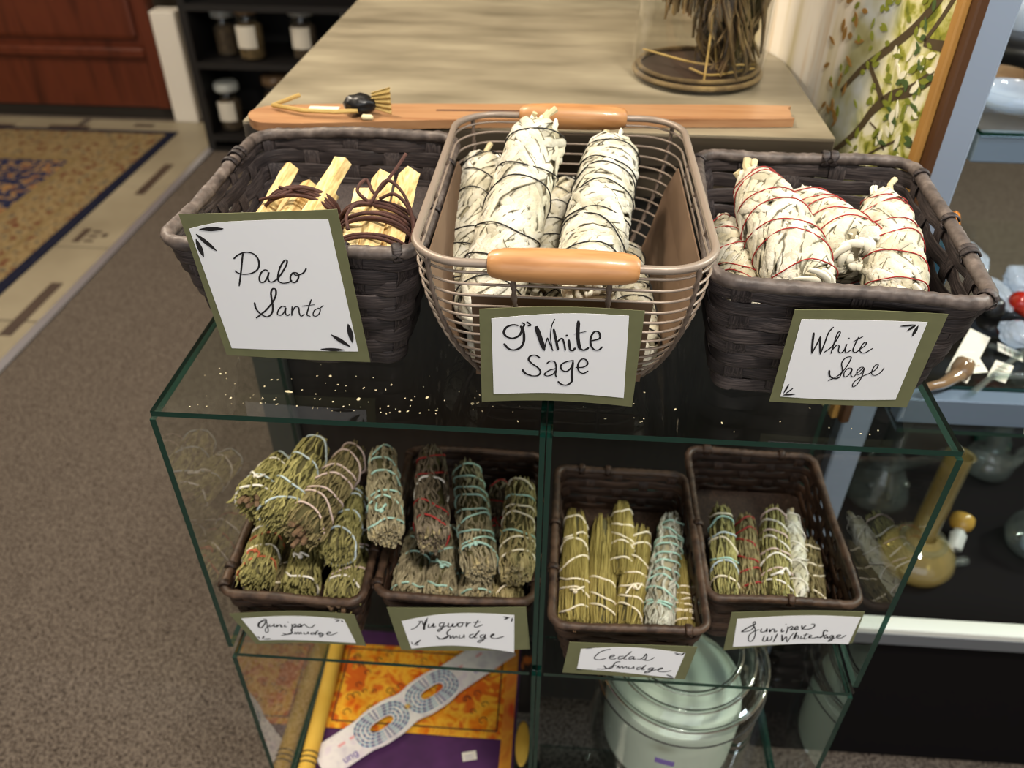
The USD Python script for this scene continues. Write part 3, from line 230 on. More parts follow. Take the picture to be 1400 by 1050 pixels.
DARKS = [(0.3, srgb(30, 21, 16)), (0.52, srgb(60, 43, 33)), (0.7, srgb(86, 64, 50))]
look('weave_brown', DARKS, 26, (1.2, 1.2, 30), 0.5, 0.5, 30, (1.0, 1.0, 36), objrand=0.16, bdist=0.001, spec=0.35)
look('stake_brown', DARKS, 26, (26, 26, 1.2), 0.5, 0.4, 30, (34, 34, 1.0), objrand=0.12, bdist=0.001, spec=0.35)
look('rim_brown', [(0.3, srgb(44, 31, 24)), (0.6, srgb(82, 62, 48))], 70, rough=0.5, bump=0.4, bscale=130, bdist=0.001, spec=0.4)
plain('wire', srgb(140, 126, 114), 0.42, 0.25); plain('wire_dark', srgb(104, 90, 80), 0.5, 0.2)
look('handle_wood', [srgb(152, 102, 58), srgb(180, 130, 82), srgb(166, 116, 70)], 12, (1.2, 8, 8), 0.4, 0.05, 40, coat=0.15)
look('card_olive', [srgb(96, 97, 66), srgb(104, 105, 72)], 60, rough=0.85); plain('paper', srgb(226, 227, 230), 0.8); plain('ink', srgb(20, 18, 22), 0.6)
SAGE = [(0.2, srgb(168, 162, 140)), (0.42, srgb(202, 198, 182)), (0.6, srgb(220, 217, 205)), (0.82, srgb(186, 182, 160))]
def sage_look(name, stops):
    """silvery leaf, crease shade between leaves painted as dark lines along its margins (uv: across, along)"""
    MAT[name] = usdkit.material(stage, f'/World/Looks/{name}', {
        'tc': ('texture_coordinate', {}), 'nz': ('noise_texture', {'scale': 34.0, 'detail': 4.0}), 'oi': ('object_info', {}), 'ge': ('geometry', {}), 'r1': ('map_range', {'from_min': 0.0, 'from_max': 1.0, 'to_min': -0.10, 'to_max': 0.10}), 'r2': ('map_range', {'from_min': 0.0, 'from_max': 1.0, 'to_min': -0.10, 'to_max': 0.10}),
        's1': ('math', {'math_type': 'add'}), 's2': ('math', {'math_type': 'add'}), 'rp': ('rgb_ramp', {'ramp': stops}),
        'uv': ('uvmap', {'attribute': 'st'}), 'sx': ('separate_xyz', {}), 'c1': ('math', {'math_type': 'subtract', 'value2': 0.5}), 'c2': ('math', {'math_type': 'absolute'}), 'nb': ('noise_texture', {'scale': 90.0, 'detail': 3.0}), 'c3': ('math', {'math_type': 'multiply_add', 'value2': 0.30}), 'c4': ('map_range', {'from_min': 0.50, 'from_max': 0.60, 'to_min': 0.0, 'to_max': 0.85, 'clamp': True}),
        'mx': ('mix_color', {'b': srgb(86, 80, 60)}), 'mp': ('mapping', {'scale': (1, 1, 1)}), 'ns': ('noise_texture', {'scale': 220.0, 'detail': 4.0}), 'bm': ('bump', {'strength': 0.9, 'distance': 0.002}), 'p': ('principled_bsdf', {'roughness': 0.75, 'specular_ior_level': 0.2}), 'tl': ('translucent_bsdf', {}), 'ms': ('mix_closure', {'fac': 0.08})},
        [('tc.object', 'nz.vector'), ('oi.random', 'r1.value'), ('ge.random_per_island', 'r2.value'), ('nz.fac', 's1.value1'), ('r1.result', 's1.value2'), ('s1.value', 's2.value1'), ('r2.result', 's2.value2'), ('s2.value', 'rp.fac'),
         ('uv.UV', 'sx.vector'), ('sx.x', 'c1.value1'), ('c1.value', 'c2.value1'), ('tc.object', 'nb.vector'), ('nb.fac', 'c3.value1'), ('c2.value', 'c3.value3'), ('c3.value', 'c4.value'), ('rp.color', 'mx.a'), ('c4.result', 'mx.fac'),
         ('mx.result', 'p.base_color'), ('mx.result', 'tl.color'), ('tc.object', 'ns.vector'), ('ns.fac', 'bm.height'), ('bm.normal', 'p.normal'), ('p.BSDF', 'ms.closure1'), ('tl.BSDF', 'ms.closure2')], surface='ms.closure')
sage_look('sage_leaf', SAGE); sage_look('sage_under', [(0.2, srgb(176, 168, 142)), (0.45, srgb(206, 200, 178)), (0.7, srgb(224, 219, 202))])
plain('sage_fold', srgb(222, 217, 198), 0.75)
look('sage_stem', [srgb(176, 160, 120), srgb(214, 202, 164)], 30, rough=0.7)
look('juniper_green', [(0.1, srgb(128, 122, 74)), (0.4, srgb(170, 162, 106)), (0.65, srgb(192, 184, 132)), (0.95, srgb(202, 188, 148))], 120, rough=0.75, bump=0.8, bscale=420, island=0.5, bdist=0.001, spec=0.2)
look('juniper_dull', [(0.1, srgb(112, 100, 70)), (0.4, srgb(152, 140, 98)), (0.65, srgb(176, 164, 122)), (0.95, srgb(182, 162, 130))], 120, rough=0.75, bump=0.8, bscale=420, island=0.55, bdist=0.001, spec=0.2)
look('mugwort_grey', [(0.1, srgb(128, 118, 94)), (0.4, srgb(172, 162, 132)), (0.65, srgb(190, 184, 158)), (0.95, srgb(178, 160, 130))], 90, rough=0.8, bump=0.9, bscale=300, island=0.55, bdist=0.001, spec=0.15)
look('mugwort_brown', [(0.1, srgb(92, 82, 68)), (0.45, srgb(134, 122, 104)), (0.8, srgb(162, 150, 130))], 90, rough=0.8, bump=0.9, bscale=300, island=0.5, bdist=0.001, spec=0.15)
look('mugwort_straw', [(0.1, srgb(140, 126, 88)), (0.45, srgb(182, 168, 122)), (0.8, srgb(210, 192, 140))], 90, rough=0.8, bump=0.9, bscale=300, island=0.5, bdist=0.001, spec=0.15)
look('cedar_olive', [(0.1, srgb(126, 112, 58)), (0.4, srgb(166, 150, 88)), (0.65, srgb(188, 172, 110)), (0.95, srgb(198, 180, 126))], 90, (1, 1, 0.3), 0.7, 0.8, 300, island=0.5, bdist=0.001, spec=0.2)
look('mixed_white', [(0.1, srgb(136, 132, 114)), (0.4, srgb(196, 194, 180)), (0.65, srgb(222, 220, 208)), (0.95, srgb(158, 148, 124))], 90, rough=0.8, bump=0.9, bscale=260, island=0.5, bdist=0.001, spec=0.15)
plain('bundle_core', srgb(84, 78, 46), 0.9); plain('core_pale', srgb(168, 158, 130), 0.9)
look('stem_brown', [srgb(92, 70, 50), srgb(136, 108, 80)], 60, rough=0.8); look('stem_cut', [srgb(124, 112, 82), srgb(190, 174, 130)], 200, rough=0.8, objrand=0.7)
for nm, c in dict(white=(238, 232, 222), turquoise=(166, 202, 188), pink=(214, 190, 182), blue=(186, 200, 206), red=(150, 40, 34), orange=(176, 92, 56), cream=(236, 224, 200), black=(34, 32, 30)).items(): plain('string_' + nm, srgb(*c), 0.7)
look('palo_wood', [(0.25, srgb(186, 150, 92)), (0.5, srgb(226, 200, 142)), (0.75, srgb(240, 220, 170))], 30, (10, 1.0, 10), 0.6, 0.3, 60, (20, 1.2, 20), objrand=0.2, bdist=0.0008, spec=0.25)
look('cord_brown', [srgb(52, 28, 24), srgb(84, 50, 40)], 200, rough=0.85, bump=0.6, bscale=400)
look('paddle_wood', [srgb(146, 100, 66), srgb(172, 130, 92), srgb(156, 112, 76)], 8, (0.8, 9, 9), 0.38, 0.05, 30, (1, 12, 12), coat=0.2)
look('reed', [srgb(170, 140, 76), srgb(196, 168, 100)], 30, rough=0.6)
look('dry_herb', [(0.1, srgb(92, 74, 46)), (0.5, srgb(150, 128, 84)), (0.9, srgb(204, 182, 132))], 40, rough=0.85, island=0.6)
plain('herb_dark', srgb(52, 36, 26), 0.7)
look('crumb', [srgb(222, 208, 166), srgb(244, 236, 212)], 300, rough=0.8, island=0.5)
look('jar_contents', [srgb(176, 188, 170), srgb(212, 220, 204)], 5, (1, 1, 0.4), 0.5)
plain('gasket', srgb(30, 28, 26), 0.5)
look('tea_dark', [srgb(40, 32, 24), srgb(92, 76, 54)], 40, rough=0.9); look('tea_brown', [srgb(70, 56, 32), srgb(128, 106, 68)], 40, rough=0.9)
plain('tag_paper', srgb(214, 208, 194), 0.8); plain('tag_ink', srgb(120, 60, 56), 0.8)
# batik: orange and yellow flowers
MAT['batik'] = usdkit.material(stage, '/World/Looks/batik', {'tc': ('texture_coordinate', {}), 'v': ('voronoi_texture', {'scale': 26.0, 'feature': 'f1'}), 'nz': ('noise_texture', {'scale': 38.0, 'detail': 4.0, 'distortion': 1.2}),
    'ad': ('math', {'math_type': 'multiply_add', 'value2': 0.55}), 'rp': ('rgb_ramp', {'ramp': [(0.3, srgb(150, 40, 10)), (0.48, srgb(208, 84, 14)), (0.62, srgb(222, 128, 20)), (0.78, srgb(232, 172, 50)), (0.92, srgb(206, 96, 24))]}), 'p': ('principled_bsdf', {'roughness': 0.85, 'specular_ior_level': 0.2})},
    [('tc.object', 'v.vector'), ('tc.object', 'nz.vector'), ('v.distance', 'ad.value1'), ('nz.fac', 'ad.value3'), ('ad.value', 'rp.fac'), ('rp.color', 'p.base_color')], surface='p.BSDF')
look('purple_cloth', [srgb(58, 22, 66), srgb(80, 34, 88)], 30, rough=0.85, bump=0.3, bscale=800); look('orange_cloth', [srgb(196, 96, 22), srgb(224, 150, 44), srgb(204, 70, 20)], 18, rough=0.85, dist=1.0)
look('yellow_cloth', [srgb(206, 156, 44), srgb(228, 186, 80)], 14, rough=0.8); look('black_orange', [(0.45, srgb(22, 16, 14)), (0.55, srgb(30, 20, 16)), (0.58, srgb(190, 100, 30))], 14, rough=0.8)
look('belt_white', [(0.3, srgb(196, 186, 194)), (0.5, srgb(224, 216, 214)), (0.66, srgb(210, 196, 206))], 40, rough=0.6); plain('bead_blue', srgb(62, 72, 132), 0.3); plain('bead_pale', srgb(168, 196, 206), 0.3); plain('bead_gold', srgb(206, 160, 60), 0.4); plain('print_violet', srgb(110, 92, 156), 0.7); plain('print_pink', srgb(220, 150, 150), 0.7); plain('hole_dark', srgb(124, 84, 62), 0.7)
# painted canvas: pale trunk streaks to the left, ivy and blossoms to the right (flat paint)
MAT['canvas_paint'] = usdkit.material(stage, '/World/Looks/canvas_paint', {
    'tc': ('texture_coordinate', {}), 'sx': ('separate_xyz', {}), 'mr': ('map_range', {'from_min': 0.0, 'from_max': 0.5, 'to_min': 0.0, 'to_max': 1.0}),
    'mpS': ('mapping', {'scale': (14, 14, 1.2)}), 'nS': ('noise_texture', {'scale': 2.4, 'detail': 3.0}), 'rS': ('rgb_ramp', {'ramp': [(0.30, srgb(206, 192, 140)), (0.43, srgb(236, 226, 206)), (0.6, srgb(242, 234, 218)), (0.74, srgb(220, 196, 160))]}),
    'mpL': ('mapping', {'scale': (1.6, 1.6, 1.0)}), 'nL': ('noise_texture', {'scale': 24.0, 'detail': 5.0, 'distortion': 0.8}), 'rL': ('rgb_ramp', {'ramp': [(0.36, srgb(104, 110, 36)), (0.44, srgb(164, 164, 66)), (0.51, srgb(214, 210, 146)), (0.62, srgb(238, 233, 204))]}),
    'nT': ('noise_texture', {'scale': 9.0, 'detail': 4.0}), 'rT': ('rgb_ramp', {'ramp': [(0.38, srgb(122, 118, 58)), (0.5, srgb(160, 158, 120)), (0.62, srgb(184, 190, 190))]}),
    'nW': ('noise_texture', {'scale': 5.0, 'detail': 3.0}), 'wb': ('math', {'math_type': 'multiply_add', 'value2': 0.22, 'value3': -0.11}), 'pos': ('math', {'math_type': 'add'}),
    'a1': ('map_range', {'from_min': 0.87, 'from_max': 0.92, 'clamp': True}), 'a2': ('map_range', {'from_min': 1.00, 'from_max': 1.05, 'clamp': True}), 'm1': ('mix_color', {}), 'm2': ('mix_color', {}),
    'p': ('principled_bsdf', {'roughness': 0.7, 'specular_ior_level': 0.25})},
    [('tc.object', 'sx.vector'), ('sx.x', 'mr.value'), ('tc.object', 'mpS.vector'), ('mpS.vector', 'nS.vector'), ('nS.fac', 'rS.fac'), ('tc.object', 'mpL.vector'), ('mpL.vector', 'nL.vector'), ('nL.fac', 'rL.fac'),
     ('tc.object', 'nT.vector'), ('nT.fac', 'rT.fac'), ('tc.object', 'nW.vector'), ('nW.fac', 'wb.value1'), ('mr.result', 'pos.value1'), ('wb.value', 'pos.value2'), ('pos.value', 'a1.value'), ('pos.value', 'a2.value'),
     ('rS.color', 'm1.a'), ('rT.color', 'm1.b'), ('a1.result', 'm1.fac'), ('m1.result', 'm2.a'), ('rL.color', 'm2.b'), ('a2.result', 'm2.fac'), ('m2.result', 'p.base_color')], surface='p.BSDF')
plain('paint_rust', srgb(150, 112, 52), 0.7); plain('paint_branch', srgb(78, 64, 40), 0.7); plain('paint_leaf', srgb(124, 132, 40), 0.7); plain('paint_leaf_dark', srgb(70, 92, 44), 0.7); plain('paint_blossom', srgb(240, 236, 208), 0.7)
look('frame_gold', [srgb(150, 108, 52), srgb(176, 132, 70)], 20, (3, 3, 0.4), 0.45); plain('frame_dark', srgb(74, 46, 24), 0.45)
# rug wool
def wool(name, stops, scale): look(name, stops, scale, rough=0.95, detail=3, dist=0.5, bump=0.4, bscale=300, spec=0.05)
wool('rug_navy', [srgb(26, 28, 44), srgb(40, 42, 60)], 40); wool('rug_gold', [srgb(118, 100, 68), srgb(142, 122, 86)], 30)
wool('rug_border', [(0.36, srgb(106, 66, 50)), (0.44, srgb(132, 114, 80)), (0.56, srgb(150, 130, 94)), (0.64, srgb(98, 90, 76))], 26); wool('rug_field', [(0.42, srgb(38, 42, 68)), (0.52, srgb(60, 60, 84)), (0.56, srgb(168, 138, 88)), (0.66, srgb(120, 66, 50))], 26)

# ------------------------------------------------------------------ the room
FL = -ZT
structure('floor', box(-4.2, 3.2, -3.2, 4.4, FL - 0.06, FL), 'carpet', label='grey brown loop pile carpet covering the shop floor', cat='floor')
structure('wall_back', box(-4.2, 3.2, 4.4, 4.5, FL, 1.65), 'wall_paint', label='plain tan back wall of the shop', cat='wall')
structure('wall_left', box(-4.3, -4.2, -3.2, 4.5, FL, 1.65), 'wall_paint', label='plain tan wall on the left of the shop', cat='wall')
structure('wall_right', box(3.2, 3.3, -3.2, 4.5, FL, 1.65), 'wall_paint', label='plain tan wall on the right of the shop', cat='wall')
structure('ceiling', box(-4.3, 3.3, -3.2, 4.5, 1.65, 1.7), 'ceiling_paint', label='pale ceiling over the shop', cat='ceiling')
# tiled entrance border with inset dark bars, and its metal edge strip
def xf(path, loc): UsdGeom.Xformable(stage.GetPrimAtPath(path)).AddTranslateOp().Set(Gf.Vec3d(*loc))
tp = numbered('/World', 'trim'); UsdGeom.Xform.Define(stage, tp); xf(tp, (0, 0, ZT)); meta(tp, 'pale floor tiles bordering the patterned rug, with dark inset bars', 'floor tiles', None, 'structure')
ys = [0.2, 1.05, 1.75, 2.3, 2.9, 3.75]
xa = lambda y: -1.80 - 0.021*(y - 1.4)
for a, b in zip(ys[:-1], ys[1:]): part(tp, 'tile', box(-2.62, -1.835, a + .004, b - .004, FL, FL + 0.006, 0.002), 'tile_floor', False)
for k in range(4): part(tp, 'tile', box(-4.1 + k*0.36, -3.74 + k*0.36 - .006, 0.2, 3.75, FL, FL + 0.006, 0.002), 'tile_floor', False)
for x0, y0, x1, y1, w in ((-1.938, 3.16, -1.928, 2.81, .043), (-1.90, 2.013, -1.895, 1.656, .046), (-1.9, 1.2, -1.9, .85, .046)):
    part(tp, 'inset', box(x0 - w/2, x0 + w/2, y1, y0, FL + .004, FL + .0075), 'tile_inset', False)
for x0, x1, y0, y1 in ((-2.80, -2.575, 3.60, 3.64), (-2.345, -2.24, 3.655, 3.69), (-3.2, -2.99, 3.58, 3.63)): part(tp, 'inset', box(x0, x1, y0, y1, FL + .004, FL + .0075), 'tile_inset', False)
part(tp, 'inset', box(-2.015, -1.985, 2.34, 2.46, FL + .004, FL + .0075), 'tile_inset', False)
for k in range(3): part(tp, 'inset', box(-1.968, -1.930, 2.345 + .04*k, 2.362 + .04*k, FL + .004, FL + .0075), 'tile_inset', False)
part(tp, 'inset', box(-1.915, -1.893, 2.39, 2.42, FL + .004, FL + .0075), 'tile_inset', False)
structure('trim_1', box(-1.834, -1.795, 0.2, 3.75, FL, FL + 0.008, 0.003), 'metal_strip', label='bright metal strip between carpet and floor tiles', cat='floor strip')
# rug
rg = thing('patterned_rug', 'oriental rug with navy edge, gold border and dark blue flowered field', 'rug', (-3.06, 2.42, FL + 0.006))
def band(x0, x1, y0, y1, t, mt, nm): part(rg, nm, box(x0 + 3.06, x1 + 3.06, y0 - 2.42, y1 - 2.42, 0, t, 0.001), mt, False)
band(-4.06, -2.065, 1.25, 3.585, .005, 'rug_navy', 'edge_binding'); band(-4.0, -2.115, 1.31, 3.545, .0056, 'rug_border', 'outer_border'); band(-3.94, -2.20, 1.37, 3.46, .0062, 'rug_gold', 'guard_stripe')
band(-3.92, -2.225, 1.39, 3.44, .0068, 'rug_border', 'main_border'); band(-3.78, -2.40, 1.53, 3.20, .0074, 'rug_gold', 'inner_stripe'); band(-3.74, -2.44, 1.57, 3.15, .008, 'rug_field', 'field')
# door with panels
dp = numbered('/World', 'door'); dp = numbered('/World', 'door_1'); UsdGeom.Xform.Define(stage, dp); xf(dp, (0, 0, ZT)); meta(dp, 'reddish brown panelled wooden door behind the rug', 'door', None, 'structure')
part(dp, 'base', box(-4.1, -2.17, 3.80, 3.86, FL, -1.055), 'dark_base', False); part(dp, 'back_board', box(-4.1, -2.17, 3.82, 3.86, -1.055, 1.0), 'door_wood', False)
part(dp, 'stile', box(-2.235, -2.165, 3.775, 3.82, -1.055, 1.0, .004), 'door_wood', False); part(dp, 'stile', box(-4.1, -3.9, 3.775, 3.82, -1.055, 1.0, .004), 'door_wood', False)
part(dp, 'rail', box(-3.9, -2.235, 3.79, 3.82, -1.055, -0.79, .004), 'door_wood', False); part(dp, 'rail', box(-3.9, -2.235, 3.785, 3.82, 0.6, 1.0, .004), 'door_wood', False)
part(dp, 'moulding', box(-3.9, -2.235, 3.765, 3.8, -0.79, -0.738, .01), 'door_wood', False)
part(dp, 'panel', box(-3.86, -2.275, 3.80, 3.825, -0.70, 0.56, .02), 'door_wood', False)
structure('trim_2', box(-2.152, -2.02, 3.755, 3.86, FL, -0.55, .004), 'white_paint', label='short white post beside the wooden door', cat='door post')
structure('trim_3', box(-2.01, -1.955, 3.80, 3.84, FL, -0.5, .004), 'tan_paint', label='narrow tan board between white post and black shelf', cat='board')
# black shelf with jars of dried herbs
sh = thing('jar_shelf', 'black shelf unit holding glass jars of dried herbs', 'shelf', (-1.4, 3.36, FL))
part(sh, 'side_panel', box(-.41, -.375, 0, .4, 0, 1.3), 'black_shelf', False); part(sh, 'side_panel', box(.78, .815, 0, .4, 0, 1.3), 'black_shelf', False); part(sh, 'back_panel', box(-.375, .78, .38, .4, 0, 1.3), 'black_void', False)
for z in (0.02, .44, .70, 1.06): part(sh, 'shelf_board', box(-.375, .78, 0, .38, z - .03 if z > .1 else 0, z), 'black_shelf', False)
part(sh, 'shelf_board', box(-.375, .78, 0, .38, .055, .085), 'black_shelf', False)
JP = [(0, 0), (.05, 0), (.058, .01), (.06, .15), (.05, .175), (.05, .185)]
def herb_jar(x, y, z, s, mt, label, lab=True, lid=True):
    j = thing('herb_jar', label, 'jar', (x, y, FL + z), group='jars on the black shelf')
    part(j, 'glass', lathe([(r*s, h*s) for r, h in JP], 24), 'clear_glass', True); part(j, 'dried_herb', lathe([(0, .004), (.052*s, .006), (.055*s, .13*s), (.04*s, .14*s), (0, .145*s)], 20), mt, True)
    if lid: part(j, 'lid', lathe([(0, .182*s), (.056*s, .182*s), (.058*s, .19*s), (.058*s, .21*s), (.05*s, .222*s), (0, .224*s)], 24), 'brown_glass' if mt == 'tea_brown' else 'frost_glass', True)
    if lab: part(j, 'paper_label', tuple(arr(moved((slab(np.array([[[.0605*s*math.sin(a), -.0605*s*math.cos(a), h*s] for a in np.linspace(-.75, .75, 9)] for h in (.05, .14)]), (0, -.0006, 0))), (0, 0, 0)))), 'tag_paper', False)
for x, y, z, s, mt, lb in ((-1.665, 3.5, .445, .95, 'tea_dark', 'dim herb jar at the left end of the upper black shelf'), (-1.525, 3.45, .445, 1.12, 'tea_brown', 'brown herb jar with white label, second on the upper black shelf'),
    (-1.27, 3.47, .445, 1.08, 'tea_dark', 'dark herb jar with white label, third on the upper black shelf'), (-1.03, 3.5, .445, 1.0, 'tea_dark', 'herb jar right of the others, partly hidden by the counter edge'),
    (-1.70, 3.46, .09, 1.05, 'tea_dark', 'herb jar with white label at the left of the lower black shelf'), (-1.46, 3.5, .09, 1.2, 'tea_brown', 'unlabelled pale jar on the lower black shelf beside the counter corner')):
    herb_jar(x, y, z, s, mt, lb, lab='unlabelled' not in lb and 'dim' not in lb)

# ------------------------------------------------------------------ counter behind the glass shelves
ct = thing('counter', 'long counter with grey washed wooden top behind the baskets', 'counter', (0, 0, 0))
part(ct, 'counter_top', moved(extrude(sg.Polygon([(-.378, .383), (.312, .383), (.312, .69), (.222, 1.0), (.222, 2.9), (-.378, 2.9)]), .038), (0, 0, .092)), 'counter_top', False); part(ct, 'front_edge', box(-.376, .310, .379, .3835, .093, .128), 'counter_edge', False)
part(ct, 'front_rail', box(-.36, .30, .387, .40, .05, .092), 'counter_edge', False)
part(ct, 'body', moved(extrude(sg.Polygon([(-.389, .40), (.30, .40), (.30, .68), (.21, 1.0), (.21, 2.88), (-.389, 2.88)]), .092 - FL - .05), (0, 0, FL + .05)), 'counter_body', False); part(ct, 'side_base', box(.30, .43, .44, 1.6, FL, -.275), 'counter_body', False); part(ct, 'stile', box(-.436, -.39, .384, .43, FL, .0, .002), 'counter_glass_haze', False); part(ct, 'plinth', box(-.40, .42, .43, 2.86, FL, FL + .06), 'dark_base', False)  # stile here is counter front, its grey a painted glass haze
# painted canvas leaning at the right of the counter
P0, P1 = np.array([.402, .385]), np.array([.232, .985]); dv = P1 - P0; wid = float(np.hypot(*dv)); ang = math.degrees(math.atan2(-dv[1], -dv[0]))
cv = thing('painted_canvas', 'tall painting of ivy, branches and pale trunks standing beside the counter', 'painting', (P1[0], P1[1], 0), rotz=ang)
part(cv, 'canvas', box(0, wid, 0.0, .012, -.272, .9), 'canvas_paint', False)
def ribbon(pts, w, n=6, y0=0.0, t=-.0006):
    c = spline(pts, n); d = np.gradient(c, axis=0); d /= np.linalg.norm(d, axis=1, keepdims=True) + 1e-9; nn = np.stack([-d[:, 1], d[:, 0]], 1)
    ww = (np.interp(np.linspace(0, 1, len(c)), np.linspace(0, 1, len(w)), w) if np.ndim(w) else np.full(len(c), w))[:, None]/2
    A, B = c - nn*ww, c + nn*ww; P = np.stack([np.stack([q[:, 0], np.full(len(q), y0), q[:, 1]], 1) for q in (A, B)], 1)
    return slab(P, (0, t, 0))
# canvas units: u from the near (right) edge, v height
def cu(u, v): return (wid - u, v)
br = [([(.029, .275), (.06, .235), (.103, .197), (.135, .17), (.165, .135)], (.010, .010, .009, .006)), ([(.005, .20), (.035, .175), (.064, .160), (.09, .135), (.105, .110), (.125, .085), (.15, .06)], (.014, .013, .012, .010, .008, .006)), ([(.078, .150), (.10, .166), (.118, .178)], (.009, .006)),
      ([(.02, .06), (.06, .0), (.09, -.06), (.13, -.1)], (.003, .004, .003)), ([(.0, .232), (.016, .230), (.035, .228)], (.012, .009)), ([(.05, .10), (.07, .115), (.09, .12)], (.003, .002)), ([(0.0, .07), (.035, .055), (.08, .06), (.11, .05)], (.004, .003, .003)), ([(.0, .30), (.016, .262), (.035, .228)], (.006, .005)), ([(.03, .12), (.07, .09), (.10, .06)], (.003, .002))]
for pts, w in br: part(cv, 'painted_branch', ribbon([cu(*p) for p in pts], w), 'paint_branch', False)
rng = random.Random(5)
def leaf_poly(x, z, l, w, a, y=-.0008):
    t = np.linspace(0, 1, 6); P = np.array([[(x + math.cos(a)*l*k - s*math.sin(a)*w*math.sin(math.pi*k)**.8, y, z + math.sin(a)*l*k + s*math.cos(a)*w*math.sin(math.pi*k)**.8) for s in (-.5, 0, .5)] for k in t])
    return slab(P, (0, -.0005, 0))
def scatter(n, nm, mt, u0, u1, v0, v1, l, kind=None):
    ms = [leaf_poly(*cu(rng.uniform(u0, u1), rng.uniform(v0, v1)), l*rng.uniform(.6, 1.3), l*.5*rng.uniform(.6, 1.1), rng.uniform(0, 6.28), -.0008 - .0001*k/n) for k in range(n)]
    part(cv, nm, join(ms), mt, False, kind='stuff')
scatter(30, 'painted_rust', 'paint_rust', .155, .205, .03, .27, .016); scatter(190, 'painted_leaf', 'paint_leaf', .012, .125, -.26, .45, .015); scatter(60, 'painted_leaf', 'paint_leaf_dark', .014, .06, -.2, .3, .014); scatter(50, 'painted_leaf', 'paint_leaf', .10, .20, -.2, .4, .013); scatter(70, 'painted_blossom', 'paint_blossom', .014, .08, -.2, .22, .017)
part(cv, 'frame_strip', box(wid - .001, wid + .012, -.004, .016, -.272, .92, .002), 'frame_gold', False); part(cv, 'frame_side', box(wid + .012, wid + .025, .003, .016, -.272, .92, .002), 'frame_dark', False)
# ------------------------------------------------------------------ stacked glass cubes
GW, GD, GT = .36, .305, .006
gs = thing('glass_cube_shelves', 'stacked clear glass cube shelving with green polished edges', 'glass shelves', (0, 0, 0))
def glass_plate(name, x0, x1, y0, y1, z0, z1, axis):
    """axis: the thin one. Two clear faces plus a polished green edge band"""
    lo, hi = np.array([x0, y0, z0], float), np.array([x1, y1, z1], float); a = axis; b, c = [k for k in range(3) if k != a]
    def quad(v, flip):
        P = []
        for s, t in ((0, 0), (1, 0), (1, 1), (0, 1)):
            q = np.zeros(3); q[a] = v; q[b] = (lo, hi)[s][b]; q[c] = (lo, hi)[t][c]; P.append(q)
        V = np.array(P); n = np.cross(V[1] - V[0], V[2] - V[0])[a]; F = np.array([[0, 1, 2], [0, 2, 3]])
        return V, (F if (n > 0) != flip else F[:, ::-1])
    p = part(gs, name, join([quad(hi[a], False), quad(lo[a], True)]), 'shelf_glass', False)
    V, F = arr(trimesh.creation.box(bounds=[lo, hi])); n = np.cross(V[F[:, 1]] - V[F[:, 0]], V[F[:, 2]] - V[F[:, 0]]); keep = np.abs(n[:, a]) < .5*np.linalg.norm(n, axis=1)
    part(p, 'polished_edge', (V, F[keep]), 'glass_edge', False)
LV = [0.0, -.37, -.742, -1.105]
for x0, x1 in ((-GW, -.0065), (.0065, GW)):
    glass_plate('top_pane', x0, x1, 0, GD + .01, -GT, 0, 2)
    for z in LV[1:3]: glass_plate('shelf_pane', x0 + .002, x1 - .002, 0, GD + .01, z - GT, z, 2)
    glass_plate('shelf_pane', x0 + .002, x1 - .002, 0, GD + .01, LV[3] - GT, LV[3], 2)
for a, b in zip(LV[:-1], LV[1:]):
    for x in (-GW, GW): glass_plate('side_pane', x - .003, x + .003, 0, GD, b + .012, a - GT - .004, 0)
    glass_plate('divider_pane', -.0055, -.0005, .002, GD, b + .012, a - GT - .004, 0); glass_plate('divider_pane', .0008, .0058, .002, GD, b + .012, a - GT - .004, 0)
for z in LV[:3]:
    for x in (-GW, 0, GW):
        for y in (.012, GD - .012): part(gs, 'corner_clip', box(x - .006, x + .006, y - .006, y + .006, z - GT - .006, z - GT, .001), 'clear_glass', False)
for x in (-GW + .02, 0, GW - .02):
    for y in (.03, GD - .03): part(gs, 'foot', lathe([(0, 0), (.012, 0), (.012, .01), (0, .01)], 16), 'black_rubber', 30) and xf(f'{gs}/foot' + (f'_{used[(gs, "foot")] - 1:03d}' if used[(gs, 'foot')] > 1 else ''), (x, y, FL))

# ------------------------------------------------------------------ woven baskets
def rrect(hx, hy, r, n):
    r = min(r, hx*.9, hy*.9); P = []
    seg = [((hx - r), (-hy), 0)]
    L = [2*(hx - r), math.pi*r/2, 2*(hy - r), math.pi*r/2]*2; tot = sum(L); s = np.arange(n)/n*tot; out = np.zeros((n, 2)); nor = np.zeros((n, 2))
    starts = [((-(hx - r), -hy), (1, 0)), ((hx - r, -hy + r), -90), ((hx, -(hy - r)), (0, 1)), ((hx - r, hy - r), 0), ((hx - r, hy), (-1, 0)), ((-(hx - r), hy - r), 90), ((-hx, hy - r), (0, -1)), ((-(hx - r), -(hy - r)), 180)]
    acc = 0
    for (p, d), l in zip(starts, L):
        k = (s >= acc - 1e-12) & (s < acc + l); t = (s[k] - acc)
        if isinstance(d, tuple):
            out[k] = np.array(p) + t[:, None]*np.array(d); nor[k] = (d[1], -d[0])
        else:
            a = math.radians(d) + t/r; c = np.array(p); nor[k] = np.stack([np.cos(a), np.sin(a)], 1); out[k] = c + r*nor[k]
        acc += l
    return out, nor, tot
